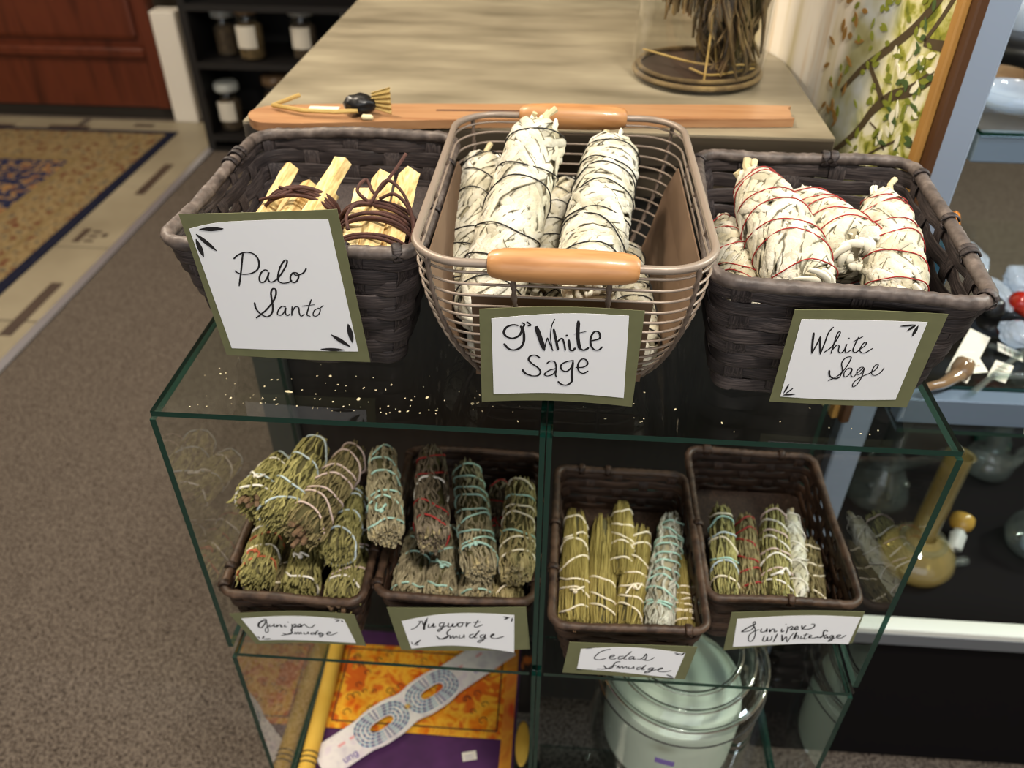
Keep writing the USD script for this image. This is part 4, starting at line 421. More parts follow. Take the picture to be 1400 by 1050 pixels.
def woven_basket(name, label, loc, rotz, top, bot, H, ch, N, style, seed, fill, group=None, shift=(0, 0), lean=1.0):
    """top, bot: half sizes of rim and base; ch: height of a course; N: upright stakes; the weave is real strips over and under"""
    rs = np.random.RandomState(seed); b = thing(name, label, 'basket', loc, rotz, group='woven baskets on the glass shelves')
    st = {'grey': ('weave_grey', 'stake_grey', 'rim_grey'), 'brown': ('weave_brown', 'stake_brown', 'rim_brown')}[style]
    rows = int((H - .006)/ch); n = 300; amp = .0015 if style == 'grey' else .0013; th = .0011; sh = np.array(shift)
    def level(t, n=n):
        k = t**lean; hx, hy = bot[0] + (top[0] - bot[0])*k, bot[1] + (top[1] - bot[1])*k
        p, nr, tot = rrect(hx, hy, (.019 + .007*t) if style == 'grey' else (.010 + .006*t), n); return p + sh*(t - 1)*0, nr, tot
    u = np.arange(n)/n
    for i in range(rows):
        t = (i + .5)/rows; z = .003 + (H - .006)*t; p, nr, tot = level(t)
        ph = rs.rand()*6.28; wv = np.cos(math.pi*N*u + math.pi*i); off = amp*np.tanh(2.2*wv)
        zj = .0007*np.sin(2*math.pi*3*u + ph) + .0006*np.interp(u*40 % 40, np.arange(41), rs.randn(41)*.6); hj = 1 + .10*np.interp(u*30 % 30, np.arange(31), rs.randn(31)*.8)
        c = np.column_stack([p + nr*off[:, None], z + zj]); ang = np.arange(8)*math.pi/4; ca, sa = np.cos(ang), np.sin(ang)
        ca = np.sign(ca)*np.abs(ca)**.6; sa = np.sign(sa)*np.abs(sa)**.6
        tilt = (top[0] - bot[0])/H*lean
        V = c[:, None, :] + np.concatenate([nr[:, None, :]*(ca*th + tilt*sa*ch*.3)[None, :, None], ((sa*ch*.56)[None, :]*hj[:, None])[..., None]], -1)
        ii, jj = np.meshgrid(np.arange(n), np.arange(8), indexing='ij'); f = np.stack([ii*8 + jj, ((ii + 1) % n)*8 + jj, ((ii + 1) % n)*8 + (jj + 1) % 8, ii*8 + (jj + 1) % 8], -1).reshape(-1, 4)
        part(b, 'woven_strip', (V.reshape(-1, 3), tri(f)), st[0], True)
    T = np.linspace(0, 1, 2*rows + 1); lv = [level(t, 720) for t in T]; sw = .0085 if style == 'grey' else .006
    for k in range(N):
        j = int(round(k/N*720)) % 720; wv = np.array([-(amp*1.0)*math.cos(math.pi*(t*rows - .5)) * (1 if k % 2 == 0 else -1) for t in T])
        C = np.array([[*(l[0][j] + l[1][j]*w), .003 + (H - .006)*t] for l, t, w in zip(lv, T, wv)]); nr = lv[0][1][j]; tg = np.array([-nr[1], nr[0], 0])
        P = np.stack([C - tg*sw, C + tg*sw], 1); part(b, 'upright_stake', slab(P, (*(-nr*.0012), 0)), st[1], 40)
    p, nr, tot = level(1.0, 560); rr = .0062 if style == 'grey' else .0048; turns = int(tot/.0105)
    sag = .0018*np.sin(2*math.pi*2*np.arange(560)/560 + seed) + .0012*np.sin(2*math.pi*5*np.arange(560)/560 + 2*seed)
    rj = np.interp(np.arange(560), np.linspace(0, 560, turns), rs.randn(turns)*.05)
    part(b, 'wrapped_rim', tube(np.column_stack([p, H + sag]), rr, 10, closed=True, wob=lambda i, a: 1 + .045*np.sin(2*math.pi*turns*i/560 + 2*a) + rj[np.asarray(i) % 560]), st[2], True)
    for k in range(8 if style == 'grey' else 5):
        j = int(rs.rand()*560); q = np.array([*p[j], H + sag[j]]); d = p[(j + 3) % 560] - p[j - 3]; d = np.array([*d, 0])/np.linalg.norm(d); a = np.linspace(0, 2*math.pi, 17)[:-1]; nn = np.array([-d[1], d[0], 0])
        ring = q + np.outer(np.cos(a)*(rr + .0016), nn) + np.outer(np.sin(a)*(rr + .0016), [0, 0, 1.0]); part(b, 'rim_binding', tube(ring, .0042, 6, closed=True, flat=.3), st[0], True)
    q, _, _ = rrect(bot[0] - .002, bot[1] - .002, .018 if style == 'grey' else .009, 64); part(b, 'basket_base', extrude(sg.Polygon(q), .004), st[1], False)
    if fill:
        k = (fill/H)**lean; q, _, _ = rrect(bot[0] + (top[0] - bot[0])*k - .005, bot[1] + (top[1] - bot[1])*k - .005, .020 if style == 'grey' else .011, 64)
        part(b, 'base_board', moved(extrude(sg.Polygon(q), .003), (0, 0, fill - .003)), st[1], False)
    return b
woven_basket('woven_basket', 'dark grey woven basket of palo wood sticks, leftmost on the top shelf', (-.228, .196, 0), 0, (.113, .136), (.084, .108), .137, .0145, 20, 'grey', 1, .085)
woven_basket('woven_basket', 'dark grey woven basket of white sage bundles, rightmost on the top shelf', (.250, .172, 0), -4.0, (.112, .140), (.090, .106), .134, .0145, 20, 'grey', 2, .07)
ZS = LV[1]
for nm, loc, rz, top, bot, sd, lb in (('jun', (-.277, .112), 0, (.080, .103), (.064, .086), 3, 'dark brown woven basket piled with green juniper bundles, lower left'), ('mug', (-.095, .143), 0, (.089, .122), (.070, .100), 4, 'dark brown woven basket of grey mugwort bundles, beside the middle glass divider'),
    ('ced', (.098, .118), 0, (.084, .122), (.066, .100), 5, 'dark brown woven basket of upright cedar bundles, right of the glass divider'), ('mix', (.272, .166), 0, (.084, .122), (.068, .100), 6, 'dark brown woven basket half empty with five thin bundles, lower right')):
    woven_basket('woven_basket', lb, (*loc, ZS), rz, top, bot, .10, .0112, 22, 'brown', sd, .045)

# ------------------------------------------------------------------ wire basket
wb = thing('wire_basket', 'bronze wire basket with two turned wooden handles, between the woven baskets', 'basket', (.008, .17, 0))
WH, WTOP, WBOT = .163, (.121, .166), (.076, .112)
def wl(t, n=200, grow=0): k = 1 - (1 - t)**2.0; return rrect(WBOT[0] + (WTOP[0] - WBOT[0])*k + grow, WBOT[1] + (WTOP[1] - WBOT[1])*k + grow, .045, n)
p, nr, tot = wl(1, 260)
part(wb, 'rim', tube(np.column_stack([p, np.full(260, WH)]), .0036, 8, closed=True), 'wire', True)
for i in range(15):
    t = .02 + .93*i/14; p, nr, tot = wl(t, 160); part(wb, 'wire_ring', tube(np.column_stack([p, np.full(160, WH*t)]), .00125, 5, closed=True), 'wire', True)
def rib(u):
    T = np.linspace(0, 1, 60); C = np.array([[*(lambda l: l[0][int(u*400) % 400] + l[1][int(u*400) % 400]*.0016)(wl(t, 400)), WH*t] for t in T])
    part(wb, 'twisted_rib', tube(C, .0021, 7, wob=lambda i, a: 1 + .28*np.cos(2*(a - i*.75))), 'wire_dark', True)
for u in (.035, .105, .17, .255, .33, .395, .465, .535, .60, .67, .755, .83, .90, .97): rib(u)
for k in range(9):
    x = -.066 + .0165*k; part(wb, 'floor_wire', tube([(x, -.108, .003), (x, 0, .0025), (x, .108, .003)], .0012, 5), 'wire', True)
hp = [(0, -.058), (.0075, -.058), (.0105, -.055), (.0125, -.045), (.0135, -.02), (.0137, 0), (.0135, .02), (.0125, .045), (.0105, .055), (.0075, .058), (0, .058)]
for y in (-WTOP[1], WTOP[1]): part(wb, 'wooden_handle', moved(rot_to(lathe(hp, 24), (1, 0, 0)), (0 if y < 0 else .004, y, WH)), 'handle_wood', 40)
# kraft card lining
def card(pts, nm='card_liner'): part(wb, nm, slab(np.array(pts, float), (.0, .0, .0016)), 'kraft_card', False)
def wside(s):
    P = []
    for t, cut in ((.05, 1.0), (.35, 1.0), (.62, .96), (.86, .80)):
        k = 1 - (1 - t)**2.0; hx, hy = WBOT[0] + (WTOP[0] - WBOT[0])*k - .006, WBOT[1] + (WTOP[1] - WBOT[1])*k - .03
        P.append([(s*hx, y*hy*cut - (.02 if t > .7 else 0), WH*t) for y in np.linspace(-1, 1, 7)])
    P = np.array(P); part(wb, 'card_liner', slab(P, (-s*.0014, 0, 0)), 'kraft_card', False)
wside(-1); wside(1)
q, _, _ = rrect(.082, .118, .035, 48); part(wb, 'card_liner', moved(extrude(sg.Polygon(q), .002), (0, 0, .012)), 'kraft_card', False)
part(wb, 'card_liner', slab(np.array([[(x, -.118 - .024*t, .02 + .10*t) for x in np.linspace(-.075, .075, 6)] for t in (0, .5, 1)]), (0, .0015, 0)), 'kraft_card', False)

# ------------------------------------------------------------------ tied herb bundles
def bundle_thing(name, label, B, T, seed, group=None):
    B, T = np.array(B, float), np.array(T, float); d = T - B; L = float(np.linalg.norm(d)); R = basis(d, random.Random(seed).uniform(0, 6.28)); m = np.eye(4); m[:3, :3] = R; m[3, :3] = B
    g = group or ('bundles in the wire basket' if 'wire' in label or 'front bundles' in label or 'front handle' in label else 'bundles in the right basket' if 'right basket' in label else 'bundles in the half empty basket' if 'half empty' in label else
        {'juniper_bundle': 'bundles in the juniper basket', 'mugwort_bundle': 'bundles in the mugwort basket', 'cedar_bundle': 'bundles in the cedar basket', 'mixed_herb_bundle': 'bundles in the cedar basket'}.get(name, 'white sage bundles'))
    return thing(name, label, 'herb bundle', matrix=m, group=g), L
def shape(kind):
    if kind == 'torpedo': return lambda t: np.interp(t, [0, .08, .25, .5, .75, .92, 1], [.72, .9, 1.0, 1.0, .86, .62, .42])
    if kind == 'roll': return lambda t: np.interp(t, [0, .05, .3, .7, .94, 1], [.88, .98, 1.02, .97, .92, .78])
    return lambda t: np.interp(t, [0, .06, .3, .7, .93, 1], [.9, 1.0, 1.0, .95, .82, .6])
def strings(b, L, r, sh, mat, rs, n=5, lift=.0012, w=.0011, part_name='string', cross=True, flat=.55, zr=(.08, .92)):
    """separate turns of string, tilted, some crossing"""
    zs = np.linspace(zr[0], zr[1], n)*L; gap = (zs[1] - zs[0]) if n > 1 else .02
    for k, z0 in enumerate(zs):
        a = np.linspace(0, 2*math.pi, 40)[:-1] + rs.rand()*6; tl = (rs.uniform(.35, .9)*gap)*(1 if not cross or k % 2 == 0 else -1)
        z = np.clip(z0 + tl*.6*np.cos(a - rs.rand()*6) + .0012*np.sin(3*a), .004, L - .004); R = r*sh(z/L) + lift + .0007*np.sin(5*a + k)
        part(b, part_name, tube(np.stack([R*np.cos(a), R*np.sin(a), z], 1), w, 5, closed=True, flat=flat if flat == 1 else 1.0), mat[k % len(mat)] if isinstance(mat, (list, tuple)) else mat, True)
def sage_bundle(label, B, T, r, seed, string='string_black', kind='roll', n=0, parts=46, name='white_sage_bundle', sw=.0007, turns=7, stems=6, group=None, along=.5, foot=True):
    rs = np.random.RandomState(seed); b, L = bundle_thing(name, label, B, T, seed, group); sh = shape(kind); parts = int(parts*1.6); n = parts + 130; ruv = np.stack(np.broadcast_arrays(np.array([0, .2, .5, .8, 1.])[None, :], np.linspace(0, 1, 8)[:, None]), -1).reshape(-1, 2)
    zz = np.linspace(0, 1, 16); part(b, 'leaf_core', lathe([(0, .001)] + [(r*.93*sh(t), .001 + (L - .002)*t) for t in zz] + [(0, L - .001)], 22), 'core_pale', True)
    under = []
    def leaf(z0, ph, l, w, al, off, curl):
        a = np.linspace(-.5, .5, 8)[:, None]; x = np.array([-1, -.6, 0, .6, 1])[None, :]; wd = w/2*np.maximum(1 - (2*np.abs(a))**3.2, .02)**.6*(1 - .25*(a + .5))
        wave = .0012*np.sin(a*9 + ph)*x; s = a*l + 0*x; q = x*wd + wave*.6
        zl = z0 + s*math.cos(al) - q*math.sin(al); cl = s*math.sin(al) + q*math.cos(al); t = np.clip(zl/L, 0, 1); rad = r*sh(t); phi = ph + cl/np.maximum(rad, r*.4)
        R = rad + off + .0023*(1 - x**2)*np.maximum(1 - (2*a)**4, .1) + curl*(x > .6)*np.sin((a + .5)*math.pi) + .0008*np.sin(a*14 + ph*3) - .0016*(np.abs(a) > .49)
        over = np.maximum(0, zl - L*.985) + np.maximum(0, L*.012 - zl); R = np.maximum(R - over*1.1, .002); zl = np.clip(zl, -.004, L + .004)
        return grid_mesh(np.stack([R*np.cos(phi), R*np.sin(phi), zl], -1))
    for k in range(n):
        z0 = L*(.06 + .88*((k*0.618034) % 1)); ph = rs.rand()*6.283; al = (1 if rs.rand() < .75 else -1)*rs.uniform(along*.5, along*1.6); l = rs.uniform(.05, .10)*(r/.027)**.5; w = rs.uniform(.008, .0165)*(r/.027)**.6
        m = leaf(z0, ph, l, w, al, rs.uniform(-.0010, .0018) + (.0008 if k >= n - parts else 0), rs.choice([-.0006, .0006, .0022]))
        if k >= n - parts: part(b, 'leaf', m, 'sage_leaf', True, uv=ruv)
        else: under.append(m)
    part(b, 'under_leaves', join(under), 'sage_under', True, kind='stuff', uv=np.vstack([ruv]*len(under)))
    if foot:                                                        # leaf tips folded over the near end
        for k in range(9):
            ph = k*.7 + rs.rand()*.4; rr_ = r*rs.uniform(.3, .95); a = np.linspace(0, 1, 8); c = np.stack([rr_*np.cos(ph + a*1.8)*(1 - .55*a), rr_*np.sin(ph + a*1.8)*(1 - .55*a), -.001 - .006*np.sin(a*math.pi)*rs.uniform(.5, 1.2)], 1)
            part(b, 'folded_leaf', tube(c, np.interp(a, [0, .5, 1], [.0025, .0042, .0015]), 6, flat=.6), 'sage_fold', True)
    for k in range(10):                                             # leaf tips standing up at the far end
        ph = k*.63 + rs.rand()*.4; q = r*sh(1.0)*rs.uniform(.35, 1.0); h = rs.uniform(.004, .014); c = np.array([[q*math.cos(ph), q*math.sin(ph), L*.95], [q*1.04*math.cos(ph), q*1.04*math.sin(ph), L + h*.5], [q*.9*math.cos(ph + .2), q*.9*math.sin(ph + .2), L + h]])
        part(b, 'leaf_tip', tube(spline(c, 4), np.interp(np.linspace(0, 1, 9), [0, .5, 1], [.005, .0045, .0008])*r/.027, 6, flat=.45), 'sage_fold', True)
    for k in range(stems):
        ph = rs.rand()*6.28; q = rs.rand()**.5*r*.5; h = rs.uniform(.004, .02); c = np.array([[q*math.cos(ph), q*math.sin(ph), L*.97], [q*1.15*math.cos(ph), q*1.15*math.sin(ph), L + h*.5], [q*1.5*math.cos(ph + .3), q*1.5*math.sin(ph + .3), L + h]])
        part(b, 'stem', tube(c, np.array([.0042, .0034, .0038])*rs.uniform(.6, 1.1), 7), 'sage_stem', 40)
    strings(b, L, r, sh, string, rs, turns, .0043, sw)
    return b
def sprig_bundle(label, B, T, r, seed, mat, string, name, n=150, flare=.004, wig=.0016, sr=(.0009, .0015), kind='tuft', seg=(.03, .07), turns=6, cut=0, brown=0, foot=True, sw=.0013, zr=(.1, .9), lumpy=.06, core='bundle_core', group=None):
    rs = np.random.RandomState(seed); b, L = bundle_thing(name, label, B, T, seed, group); sh0 = shape(kind); sh = lambda t: sh0(t)
    zz = np.linspace(0, 1, 12); part(b, 'core', lathe([(0, .002)] + [(r*.86*sh(t), .002 + (L - .004)*t) for t in zz] + [(0, L - .002)], 16), core, True)
    ms = []
    for k in range(n):
        l = rs.uniform(*seg); za = rs.uniform(-.004, L - l*.85) if rs.rand() > .28 else rs.uniform(-.006, .006); zb = min(za + l, L + .006); ph = rs.rand()*6.283; a = np.linspace(0, 1, 9); z = za + (zb - za)*a
        off = rs.uniform(-.0018, .0016); R = r*sh(np.clip(z/L, 0, 1))*(1 + lumpy*math.sin(ph*3 + za*200)) + off; d1 = max(0, 1 - za/.02)
        R = R + d1*flare*(1 - a)**2*rs.uniform(-.5, 1.3); dp = ph + rs.uniform(-.25, .25)*a + (wig/r)*np.sin(a*rs.uniform(5, 11) + ph*7); q = rs.uniform(*sr)
        if d1 > .3 and rs.rand() < .45: R = R*np.linspace(rs.uniform(.25, .95), 1, 9)
        ms.append(tube(np.stack([R*np.cos(dp), R*np.sin(dp), z], 1), q*np.interp(a, [0, .15, .5, .85, 1], [.5, 1.05, .85, 1.0, .35]), 5))
    for k in range(int(n*.55)):                                     # shaggy tips covering both ends
        lo = k % 4 != 0; ph = rs.rand()*6.283; q = (rs.rand()**.5)*r*.95; a = np.linspace(0, 1, 5); e = (rs.uniform(.001, .004) + flare*.9*rs.rand()) ; o = 1 + flare/r*.8*rs.uniform(-.2, 1)
        z = (.014 - (.014 + e)*a) if lo else (L - .012 + (.012 + e*.7)*a); s_ = (sh(0) if lo else sh(1)); R = q*s_*(1 + (o - 1)*a**2); dp = ph + rs.uniform(-.2, .2)*a
        ms.append(tube(np.stack([R*np.cos(dp), R*np.sin(dp), z], 1), rs.uniform(*sr)*np.array([1, 1.1, 1, .9, .45]), 5))
    part(b, 'sprigs', join(ms), mat, True, kind='stuff')
    for k in range(cut):                                            # cut stem ends seen end on
        ph = rs.rand()*6.283; q = (rs.rand()**.5)*r*.86; e = rs.uniform(.001, .0032); s = rs.uniform(.0011, .0022); x, y = q*math.cos(ph), q*math.sin(ph)
        part(b, 'cut_stem', tube([(x, y, .012), (x, y, -e)], s, 7), 'stem_cut', 40)
    for k in range(brown):
        ph = rs.rand()*6.283; q = rs.rand()*r*.5; e = rs.uniform(.004, .018); x, y = q*math.cos(ph), q*math.sin(ph); part(b, 'stem', tube([(x, y, .015), (x*1.1, y*1.1, 0), (x*1.5 + rs.uniform(-.003, .003), y*1.5, -e)], [.0028, .0032, .0026], 7), 'stem_brown', 40)
    strings(b, L, r, sh, string, rs, turns, .0016, sw, zr=zr)
    if seed % 3 == 0 or 'knot' in label:                            # a knot with two loose ends on the upper side
        up = basis(np.array(T, float) - np.array(B, float), random.Random(seed).uniform(0, 6.28)) @ np.array([0, -.55, .83]); ph = math.atan2(up[1], up[0]); z0 = L*rs.uniform(.12, .3); R = r*sh(z0/L) + .003; sm = string[0] if isinstance(string, list) else string
        P_ = lambda dph, z, e=0: ((R + e)*math.cos(ph + dph), (R + e)*math.sin(ph + dph), z)
        part(b, 'knot', moved((arr(trimesh.creation.icosphere(2, 1.0))[0]*.0030, arr(trimesh.creation.icosphere(2, 1.0))[1]), P_(0, z0)), sm, True)
        for s_ in (-1, 1): part(b, 'string_end', tube(spline([P_(0, z0, .001), P_(rs.uniform(.05, .3)*s_, z0 + rs.uniform(-.008, .008), .004), P_(rs.uniform(.2, .6)*s_, z0 + rs.uniform(-.014, .012), .0015)], 7), sw, 5), sm, True)
    return b
V = lambda *a: a
# nine inch white sage in the wire basket
sage_bundle('tallest white sage bundle in the wire basket, at front left with stems on top', (-.062, .068, .068), (-.021, .258, .175), .0275, 11, turns=6, stems=9, along=.55, n=100, parts=60)
sage_bundle('thick white sage bundle leaning at front right in the wire basket', (.028, .078, .104), (.055, .285, .147), .0275, 12, turns=7, stems=3, along=1.0, n=100, parts=60)
sage_bundle('white sage bundle half hidden behind the tallest one, left in the wire basket', (-.088, .118, .062), (-.082, .300, .122), .022, 13, turns=6, stems=4, parts=36, n=70)
sage_bundle('white sage bundle in shadow between and behind the two front bundles', (-.010, .150, .056), (.006, .318, .085), .023, 14, turns=6, stems=4, parts=36, n=70)
sage_bundle('white sage bundle lying low at the right side of the wire basket', (.076, .062, .048), (.070, .245, .045), .022, 15, turns=6, stems=3, parts=40, n=70)
sage_bundle('white sage bundle lying low at the left front behind the wires', (-.056, .068, .037), (-.050, .25, .037), .022, 16, turns=6, stems=3, parts=36, n=70)
sage_bundle('white sage bundle at the bottom centre, seen below the front handle', (.012, .066, .036), (.014, .25, .037), .022, 17, turns=6, stems=3, parts=36, n=70)
# white sage in the right basket
sage_bundle('fat white sage bundle wound with red string, at the left of the right basket', (.216, .066, .113), (.191, .232, .144), .0285, 21, 'string_red', 'torpedo', turns=7, stems=7, sw=.0006, along=.6, n=100, parts=60)
sage_bundle('white sage bundle showing its coiled open end, in the middle of the right basket', (.264, .112, .126), (.246, .235, .108), .0275, 22, 'string_red', 'roll', turns=5, stems=4, sw=.0006, along=.9, n=90, parts=50)
sage_bundle('white sage bundle with two stalks on top, right in the right basket', (.293, .066, .108), (.310, .205, .138), .0245, 23, 'string_red', 'torpedo', turns=6, stems=4, sw=.0006, along=.6, n=90, parts=50)
sage_bundle('small pale green sage bundle against the left wall of the right basket', (.166, .078, .092), (.166, .212, .102), .0185, 24, 'string_red', 'torpedo', turns=5, stems=3, sw=.0006, n=60, parts=30)
sage_bundle('white sage bundle underneath, glimpsed at the front of the right basket', (.222, .068, .083), (.222, .2, .083), .0125, 25, 'string_red', 'roll', turns=4, stems=2, sw=.0006, n=50, parts=24)
# smudge sticks below
J = dict(name='juniper_bundle', flare=.006, seg=(.025, .06), wig=.0018, sr=(.0010, .0017), n=210)
sprig_bundle('bright green juniper bundle with pale blue string, topmost at the left of its basket', (-.293, .05, -.190), (-.284, .190, -.203), .0205, 31, 'juniper_green', 'string_blue', turns=4, **J)
sprig_bundle('juniper bundle with knotted white and blue string, behind the topmost one', (-.322, .062, -.178), (-.325, .171, -.218), .0175, 32, 'juniper_green', ['string_white', 'string_blue'], turns=4, brown=6, **J)
sprig_bundle('juniper bundle with orange red string, at the left wall of its basket', (-.326, .032, -.272), (-.335, .156, -.282), .0185, 33, 'juniper_green', ['string_orange', 'string_white'], turns=6, **J)
sprig_bundle('thick juniper bundle with pink string and woody stems, slanting over the middle of the pile', (-.262, .042, -.196), (-.239, .200, -.222), .0215, 34, 'juniper_dull', 'string_pink', turns=7, brown=7, **J)
sprig_bundle('juniper bundle with blue string tucked under the slanting one', (-.230, .052, -.244), (-.240, .170, -.262), .0185, 35, 'juniper_green', 'string_blue', turns=4, **J)
sprig_bundle('juniper bundle with a bushy end facing out, at the centre front of its basket', (-.274, .03, -.285), (-.290, .150, -.300), .0190, 36, 'juniper_green', ['string_white'], turns=3, **J)
sprig_bundle('narrow dark juniper bundle low between its two front neighbours', (-.304, .042, -.305), (-.312, .145, -.305), .0120, 37, 'juniper_dull', 'string_cream', turns=4, **J)
sprig_bundle('juniper bundle with thick white string and cut twigs, at the right front of its basket', (-.224, .018, -.282), (-.224, .140, -.297), .0185, 38, 'juniper_green', ['string_white', 'string_pink'], turns=5, brown=6, **J)
MG = dict(name='mugwort_bundle', flare=.0015, seg=(.02, .05), wig=.0022, sr=(.0011, .0019), lumpy=.1, cut=44, n=210)
sprig_bundle('grey green bundle with turquoise string, leaning where the two left baskets meet', (-.171, .05, -.207), (-.202, .185, -.204), .0175, 39, 'mugwort_grey', 'string_turquoise', turns=6, **MG)
sprig_bundle('brown mugwort bundle with red string, standing highest in its basket', (-.123, .060, -.222), (-.146, .205, -.220), .0185, 41, 'mugwort_brown', ['string_red', 'string_red', 'string_white'], turns=5, **MG)
sprig_bundle('long mugwort bundle with turquoise string, in the middle of its basket', (-.068, .050, -.256), (-.104, .220, -.255), .0190, 42, 'mugwort_grey', 'string_turquoise', turns=9, **MG)
sprig_bundle('straw coloured mugwort bundle with white and turquoise string, beside the glass divider', (-.028, .050, -.258), (-.032, .205, -.266), .0185, 43, 'mugwort_straw', ['string_cream', 'string_cream', 'string_turquoise'], turns=7, **MG)
sprig_bundle('mugwort bundle under the pile at the left front of its basket', (-.152, .036, -.292), (-.152, .150, -.303), .0180, 44, 'mugwort_grey', 'string_turquoise', turns=4, **MG)
sprig_bundle('mugwort bundle second from the left in the bottom row of its basket', (-.114, .036, -.292), (-.118, .150, -.303), .0170, 45, 'mugwort_grey', 'string_turquoise', turns=4, **MG)
sprig_bundle('mugwort bundle third in the bottom row, below the long middle one', (-.072, .036, -.295), (-.080, .150, -.303), .0185, 46, 'mugwort_grey', 'string_turquoise', turns=4, **MG)
sprig_bundle('mugwort bundle last in the bottom row, below the straw coloured one', (-.036, .036, -.295), (-.044, .150, -.303), .0155, 47, 'mugwort_straw', 'string_cream', turns=4, **MG)
sprig_bundle('dark mugwort bundle at the back, behind the straw coloured one', (-.060, .120, -.286), (-.060, .220, -.286), .0150, 48, 'mugwort_brown', 'string_red', turns=4, **MG)
CD = dict(name='cedar_bundle', flare=.001, seg=(.06, .11), wig=.0007, sr=(.0007, .0013), lumpy=.03, n=300)
sprig_bundle('cedar bundle with white string, leftmost in its basket', (.040, .022, -.304), (.040, .185, -.301), .0155, 51, 'cedar_olive', 'string_cream', turns=7, brown=3, **CD)
sprig_bundle('plain cedar bundle with only two ties, second from the left', (.070, .022, -.307), (.076, .185, -.309), .0155, 52, 'cedar_olive', 'string_cream', turns=3, zr=(.1, .35), **CD)
sprig_bundle('cedar bundle set back between its taller neighbours', (.097, .095, -.303), (.101, .205, -.303), .0135, 53, 'cedar_olive', 'string_cream', turns=5, **CD)
sprig_bundle('cedar bundle with loops of white string, leaning in the middle of its basket', (.100, .022, -.304), (.124, .172, -.309), .0150, 54, 'cedar_olive', 'string_cream', turns=7, **CD)
sprig_bundle('whitish bundle with turquoise string leaning among the cedar bundles', (.132, .022, -.303), (.165, .190, -.300), .0165, 55, 'mixed_white', 'string_turquoise', turns=11, name='mixed_herb_bundle', n=190, flare=.002, seg=(.02, .045), wig=.0026, sr=(.0013, .0022), lumpy=.1, core='core_pale')
sprig_bundle('short cedar bundle tied with many turns of string, rightmost in its basket', (.163, .022, -.308), (.174, .132, -.312), .0120, 56, 'cedar_olive', 'string_cream', turns=7, zr=(.1, .5), **CD)
W = dict(name='juniper_bundle', flare=.004, seg=(.03, .06), wig=.0012, n=190)
sprig_bundle('juniper bundle with bluish string, leftmost in the half empty basket', (.214, .064, -.293), (.226, .205, -.294), .0150, 61, 'juniper_green', ['string_cream', 'string_blue', 'string_turquoise'], turns=7, **W)
sprig_bundle('juniper bundle with red string, second in the half empty basket', (.243, .064, -.294), (.256, .195, -.297), .0125, 62, 'juniper_dull', 'string_red', turns=6, **W)
sprig_bundle('juniper bundle with white and pink string, tallest in the half empty basket', (.271, .064, -.290), (.293, .205, -.293), .0160, 63, 'juniper_green', ['string_white', 'string_pink'], turns=8, **W)
sage_bundle('slim white sage bundle in the half empty basket', (.297, .072, -.298), (.318, .205, -.301), .0115, 64, 'string_white', 'torpedo', turns=6, stems=2, sw=.0007, n=50, parts=26)
sprig_bundle('short dark bundle lying in shadow at the right of the half empty basket', (.318, .072, -.304), (.334, .165, -.306), .0115, 65, 'juniper_dull', 'string_cream', turns=4, **W)

# ------------------------------------------------------------------ palo santo sticks tied with cord
def palo_bundle(label, seed, sticks, ties, loose):
    rs = np.random.RandomState(seed); c = np.mean([s[0] for s in sticks], 0); b = thing('stick_bundle', label, 'stick bundle' if len(sticks) > 1 else 'stick', tuple(c), group='pale wood sticks in the left basket')
    for B, T, w, h in sticks:
        B, T = np.array(B) - c, np.array(T) - c; d = T - B; L = np.linalg.norm(d); R = basis(d, rs.uniform(-.3, .3)); k = 5 + rs.randint(2); a = np.sort(np.arange(k)*2*math.pi/k + rs.uniform(-.3, .3, k)); rad = rs.uniform(.85, 1.15, k); rows = []
        for t in np.linspace(0, 1, 7):
            j = 1 + .06*rs.randn(k); z = L*t + (rs.uniform(-.004, .004, k) if t in (0, 1) else 0)
            rows.append(np.stack([w*rad*j*np.cos(a), h*rad*j*np.sin(a), np.broadcast_to(z, (k,))], 1))
        Vv = np.vstack(rows); F = [(i*k + q, i*k + (q + 1) % k, (i + 1)*k + (q + 1) % k, (i + 1)*k + q) for i in range(6) for q in range(k)]; f = list(map(tuple, tri(np.array(F))))
        for base, flip in ((0, True), (6*k, False)):
            for q in range(1, k - 1): f.append((base, base + q + 1, base + q) if flip else (base, base + q, base + q + 1))
        part(b, 'stick', (Vv @ R + B, np.array(f)), 'palo_wood', False)
    for cen, ax, ry, rz, n in ties:
        for q in range(n):
            a = np.linspace(0, 2*math.pi, 37)[:-1]; R = basis(ax); o = np.array(cen) - c + R[2]*(q - n/2)*.0042*rs.uniform(.7, 1.3); tl = rs.uniform(-.004, .004)
            lp = o + np.outer(np.cos(a)*ry*(1 + .03*rs.randn()), R[0]) + np.outer(np.sin(a)*rz*(1 + .03*rs.randn()), R[1]) + np.outer(np.cos(a + q)*tl, R[2]); part(b, 'cord', tube(lp, .0017, 6, closed=True), 'cord_brown', True)
    for pts in loose: part(b, 'cord_end', tube(spline(np.array(pts) - c, 8), .0016, 6), 'cord_brown', True)
palo_bundle('bundle of pale wood sticks tied with brown cord, left in the palo basket', 71, [((-.274, .115, .128), (-.277, .237, .134), .0088, .0085), ((-.250, .115, .130), (-.249, .205, .130), .0090, .0085), ((-.229, .105, .134), (-.221, .228, .146), .0105, .0088), ((-.262, .115, .108), (-.262, .225, .112), .0100, .0090), ((-.238, .115, .108), (-.236, .225, .114), .0100, .0090)],
    [((-.243, .155, .126), (.03, 1, .05), .034, .025, 5)], [[(-.226, .15, .152), (-.235, .145, .156), (-.25, .15, .152), (-.262, .158, .150)], [(-.245, .15, .152), (-.255, .14, .150), (-.27, .142, .146), (-.28, .15, .14)]])
